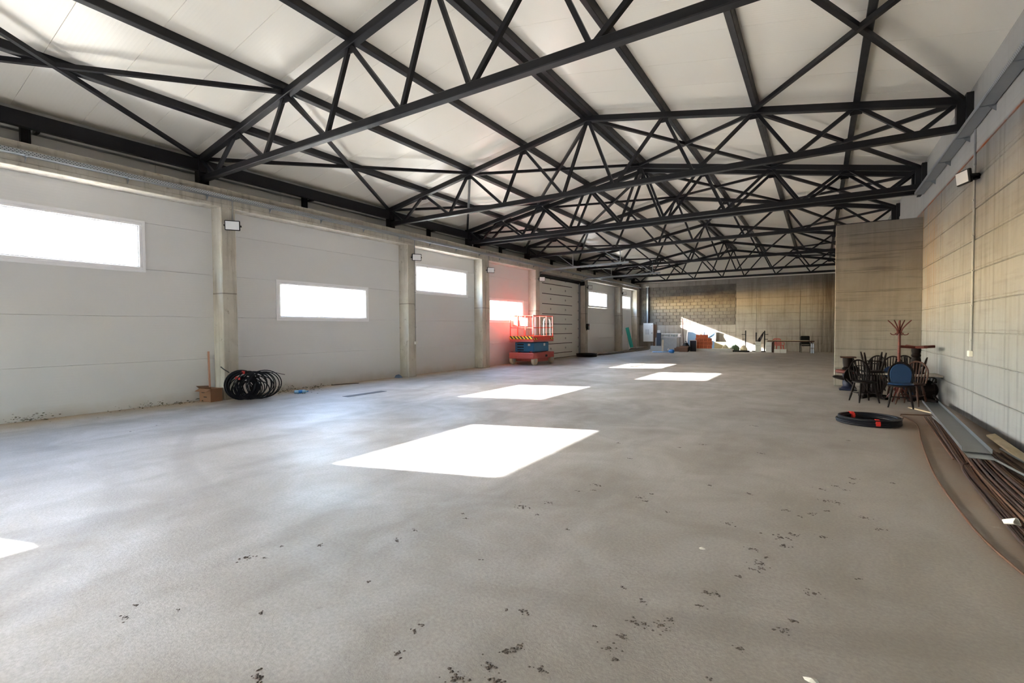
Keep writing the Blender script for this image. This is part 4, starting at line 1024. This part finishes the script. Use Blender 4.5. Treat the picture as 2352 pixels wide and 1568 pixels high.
# window frames leaning on the far wall
for (x, lb) in ((-7.78, 'spare white window frame leaning on the far wall, left one'), (-6.68, 'spare white window frame leaning on the far wall, right one')):
    t = thing('spare_window', lb, 'window frame', (x, YF - .35, 0), 0, None, (R(-11), 0, 0))
    m = MB(); a_, b_ = .46, 1.4
    m.cham(-a_, a_, -.03, .03, 0, .08, .006); m.cham(-a_, a_, -.03, .03, b_ - .08, b_, .006); m.cham(-a_, -a_ + .08, -.03, .03, .08, b_ - .08, .006); m.cham(a_ - .08, a_, -.03, .03, .08, b_ - .08, .006)
    m.build('frame', PVC, t); MB().box(-a_ + .07, a_ - .07, -.006, .006, .07, b_ - .07).build('pane', plain('blue_glass', (120, 150, 180), .15), t)
o = MB().cham(-.5, .5, -.02, .02, 0, .62, .004).build('leaning_board', plain('olive_board', (150, 142, 112), .8)); o.location = (-5.75, 36.75, 0); o.rotation_euler = (R(-10), 0, 0); tag(o, 'low olive board leaning behind the pale slab', 'board')
o = MB().beam((-8.4, 36.6, 2.3), (-8.4, 36.95, 0), .05, .05).build('wooden_pole', BRWOOD); tag(o, 'thin wooden pole leaning upright on the sunlit far wall', 'pole')
sack('crumpled tan bag on the floor below the far wall', (-5.4, 35.95, 0), .25, .42, TANBAG, seed=5)
sack('dark green bag on the floor below the far wall', (-4.83, 36.15, 0), .29, .45, GREENBAG, seed=6)
sack('tan and orange bag next to the black stand', (-4.26, 36.0, 0), .25, .42, TANBAG, seed=8)
o = MB().cham(-.75, .75, -.15, .15, 0, .1, .01).build('low_step', BLACKP); o.location = (-4.6, 35.5, 0); tag(o, 'low dark rail lying in front of the bags', 'rail')
def stand(label, x, y, h, arms):
    t = thing('metal_stand', label, 'stand', (x, y, 0))
    MB().cham(-.035, .035, -.035, .035, 0, h, .005).build('upright', BLACKP, t); MB().cham(-.05, .05, -.1, .35, 0, .05, .006).build('base_foot', BLACKP, t); MB().cham(-.25, .25, -.04, .04, 0, .05, .006).build('base_bar', BLACKP, t)
    for s_, z in arms: MB().tube([(0, 0, z), (s_, 0, z)], .018, 7).build('arm', BLACKP, t, True)
stand('black upright exercise rack post with side arms, left one', -4.21, 36.6, 1.42, [(-.25, 1.15), (-.2, .82)])
stand('thin black upright post between the two rack posts', -3.54, 36.4, 1.28, [(-.2, .5)])
stand('black upright exercise rack post with side arms, right one', -3.03, 36.3, 1.4, [(.22, 1.16), (.2, .83)])
cl = thing('draped_cloth', 'dark cloth hanging aslant from the right rack post', 'cloth', (-3.28, 36.28, .68))
m = MB(); n = 8; vs = []; fs = []
for s_ in (0, 1):
    for i in range(n + 1):
        t_ = i / n; vs.append((-.22 + .4 * t_, .02 * math.sin(i * 2) + s_ * .03, .62 * t_ + .03)); vs.append((-.2 + .42 * t_, .04 * math.sin(i * 1.7 + 1) + s_ * .03, .62 * t_ - .3 * math.sin(math.pi * min(1, t_ * 1.05)) ** .6 + .03 * (1 - t_)))
for i in range(n):
    a = 2 * i; fs += [(a, a + 1, a + 3, a + 2), (2 * (n + 1) + a, 2 * (n + 1) + a + 2, 2 * (n + 1) + a + 3, 2 * (n + 1) + a + 1), (a, a + 2, 2 * (n + 1) + a + 2, 2 * (n + 1) + a), (a + 1, 2 * (n + 1) + a + 1, 2 * (n + 1) + a + 3, a + 3)]
m.add(vs, fs).build('cloth', DARKCLOTH, cl)
for (x, y, w_, h_, lb) in ((-3.36, 35.9, .32, .68, 'white carton standing upright below the dark cloth'), (-2.73, 35.75, .34, .66, 'white carton upright at the left end of the long board')):
    b = thing('white_carton', lb, 'carton', (x, y, 0)); MB().cham(-w_ / 2, w_ / 2, -.15, .15, 0, h_, .008).build('carton_body', WHITEP, b); MB().box(-w_ / 2 + .04, w_ / 2 - .04, -.153, -.149, h_ * .6, h_ * .63).build('printed_line', GREYB, b)
o = MB().cham(-.05, .05, -.1, .1, 0, .66, .006).build('wooden_post', BRWOOD); o.location = (-2.5, 35.75, 0); tag(o, 'short brown post beside the right white carton', 'post')
# long board table
tb = thing('board_table', 'long narrow board laid across trestles by the far wall', 'table', (-1.5, 35.75, 0))
MB().cham(-1.3, 1.3, -.18, .18, .7, .76, .006).build('table_board', BRWOOD, tb); MB().cham(-1.25, .95, -.2, .16, .761, .79, .005).build('table_board', PINE, tb)
for x in (-.95, 1.15): MB().cham(x - .03, x + .03, -.15, .15, 0, .7, .005).build('trestle', BRWOOD, tb)
# red plastic chair
rc = thing('plastic_chair', 'red plastic garden chair behind the long board', 'chair', (-2.2, 36.35, 0), R(25))
MB().cham(-.24, .24, -.22, .22, .42, .45, .01).build('seat', REDPL, rc)
for sx, sy in ((-1, -1), (1, -1), (-1, 1), (1, 1)): MB().beam((sx * .2, sy * .19, .42), (sx * .26, sy * .24, 0), .04, .05).build('leg', REDPL, rc)
for k in range(5): MB().beam((-.16 + .08 * k, .2, .45), (-.18 + .09 * k, .28, .84), .045, .012).build('back_slat', REDPL, rc)
MB().tube([(-.24, .2, .45), (-.24, .29, .8), (-.15, .3, .88), (.15, .3, .88), (.24, .29, .8), (.24, .2, .45)], .02, 8).build('back_frame', REDPL, rc, True)
for s_ in (-1, 1): MB().tube([(s_ * .25, .22, .64), (s_ * .27, -.12, .64), (s_ * .26, -.2, .55), (s_ * .24, -.2, .43)], .018, 7).build('armrest', REDPL, rc, True)
o = thing('white_blocks', 'pair of white aerated blocks on the floor before the long board', 'block', (-2.03, 35.0, 0)); MB().cham(-.34, -.01, -.12, .12, 0, .24, .006).build('block', WHITEP, o); MB().cham(.01, .34, -.12, .12, 0, .24, .006).build('block', WHITEP, o)
# black office chair
oc = thing('metal_armchair', 'black padded metal-frame armchair at the right end of the long board', 'chair', (-.68, 36.2, 0), R(10))
MB().cham(-.25, .25, -.24, .24, .42, .49, .02).build('seat', BLACKP, oc); MB().cham(-.24, .24, .22, .28, .78, 1.06, .02).build('backrest', BLACKP, oc); MB().cham(-.24, .24, .2, .26, .52, .72, .02).build('lower_backrest', BLACKP, oc)
for s_ in (-1, 1):
    MB().tube([(s_ * .28, -.24, 0), (s_ * .28, -.24, .64), (s_ * .28, .1, .66), (s_ * .28, .26, .6), (s_ * .28, .26, 0)], .016, 8).build('leg', BLACKP, oc, True); MB().tube([(s_ * .25, .24, .45), (s_ * .25, .27, 1.02)], .014, 7).build('back_upright', BLACKP, oc, True); MB().cham(s_ * .28 - .03, s_ * .28 + .03, -.2, .16, .66, .69, .008).build('armrest', BLACKP, oc)
bp_ = thing('water_bottles', 'shrink-wrapped pack of clear water bottles right of the black armchair', 'bottle pack', (-.3, 35.5, 0))
WB = plain('clear_plastic', (190, 200, 216), .15)
for ix in range(2):
    for iy in range(2):
        b = MB().lathe([(.04, 0), (.045, .02), (.045, .2), (.04, .23), (.015, .3), (.014, .32)], 10, (-.048 + ix * .096, -.048 + iy * .096, 0)).build('bottle', WB, bp_, True); MB().lathe([(.016, .32), (.016, .34)], 8, (-.048 + ix * .096, -.048 + iy * .096, 0)).build('cap', BLUEP, b)
        b = MB().lathe([(.04, .345), (.045, .365), (.045, .52), (.04, .55), (.015, .6), (.014, .61)], 10, (-.048 + ix * .096, -.048 + iy * .096, 0)).build('bottle', WB, bp_, True); MB().lathe([(.016, .61), (.016, .63)], 8, (-.048 + ix * .096, -.048 + iy * .096, 0)).build('cap', BLUEP, b)

# ------------------------------------------------------------------ unseen tree added outside to keep the sun off one far window
tr = thing('added_shade_tree', 'unseen leafy tree added outside the far panel wall to shade one window', 'tree', (-17.6, 28.3, -.12))
MB().tube([(0, 0, 0), (.05, .02, 1.5), (0, .05, 3.4), (.02, .1, 5.0)], [.2, .16, .12, .06], 10).build('trunk', BARK, tr, True)
m = MB(); rnd = random.Random(4)
for k in range(5200):
    while True:
        v = Vector((rnd.uniform(-1, 1), rnd.uniform(-1, 1), rnd.uniform(-1, 1)))
        if v.length < 1: break
    c = Vector((v.x * 1.9, v.y * 2.4, 5.6 + v.z * 1.9)); a = Vector((rnd.gauss(0, 1), rnd.gauss(0, 1), rnd.gauss(0, 1))).normalized(); b = a.cross(Vector((rnd.gauss(0, 1), rnd.gauss(0, 1), rnd.gauss(0, 1)))).normalized()
    s_ = rnd.uniform(.1, .2); m.add([c - a * s_, c + b * s_ * .5, c + a * s_, c - b * s_ * .5], [(0, 1, 2, 3)])
tag(m.build('foliage', BRANCH, tr), kind='stuff')
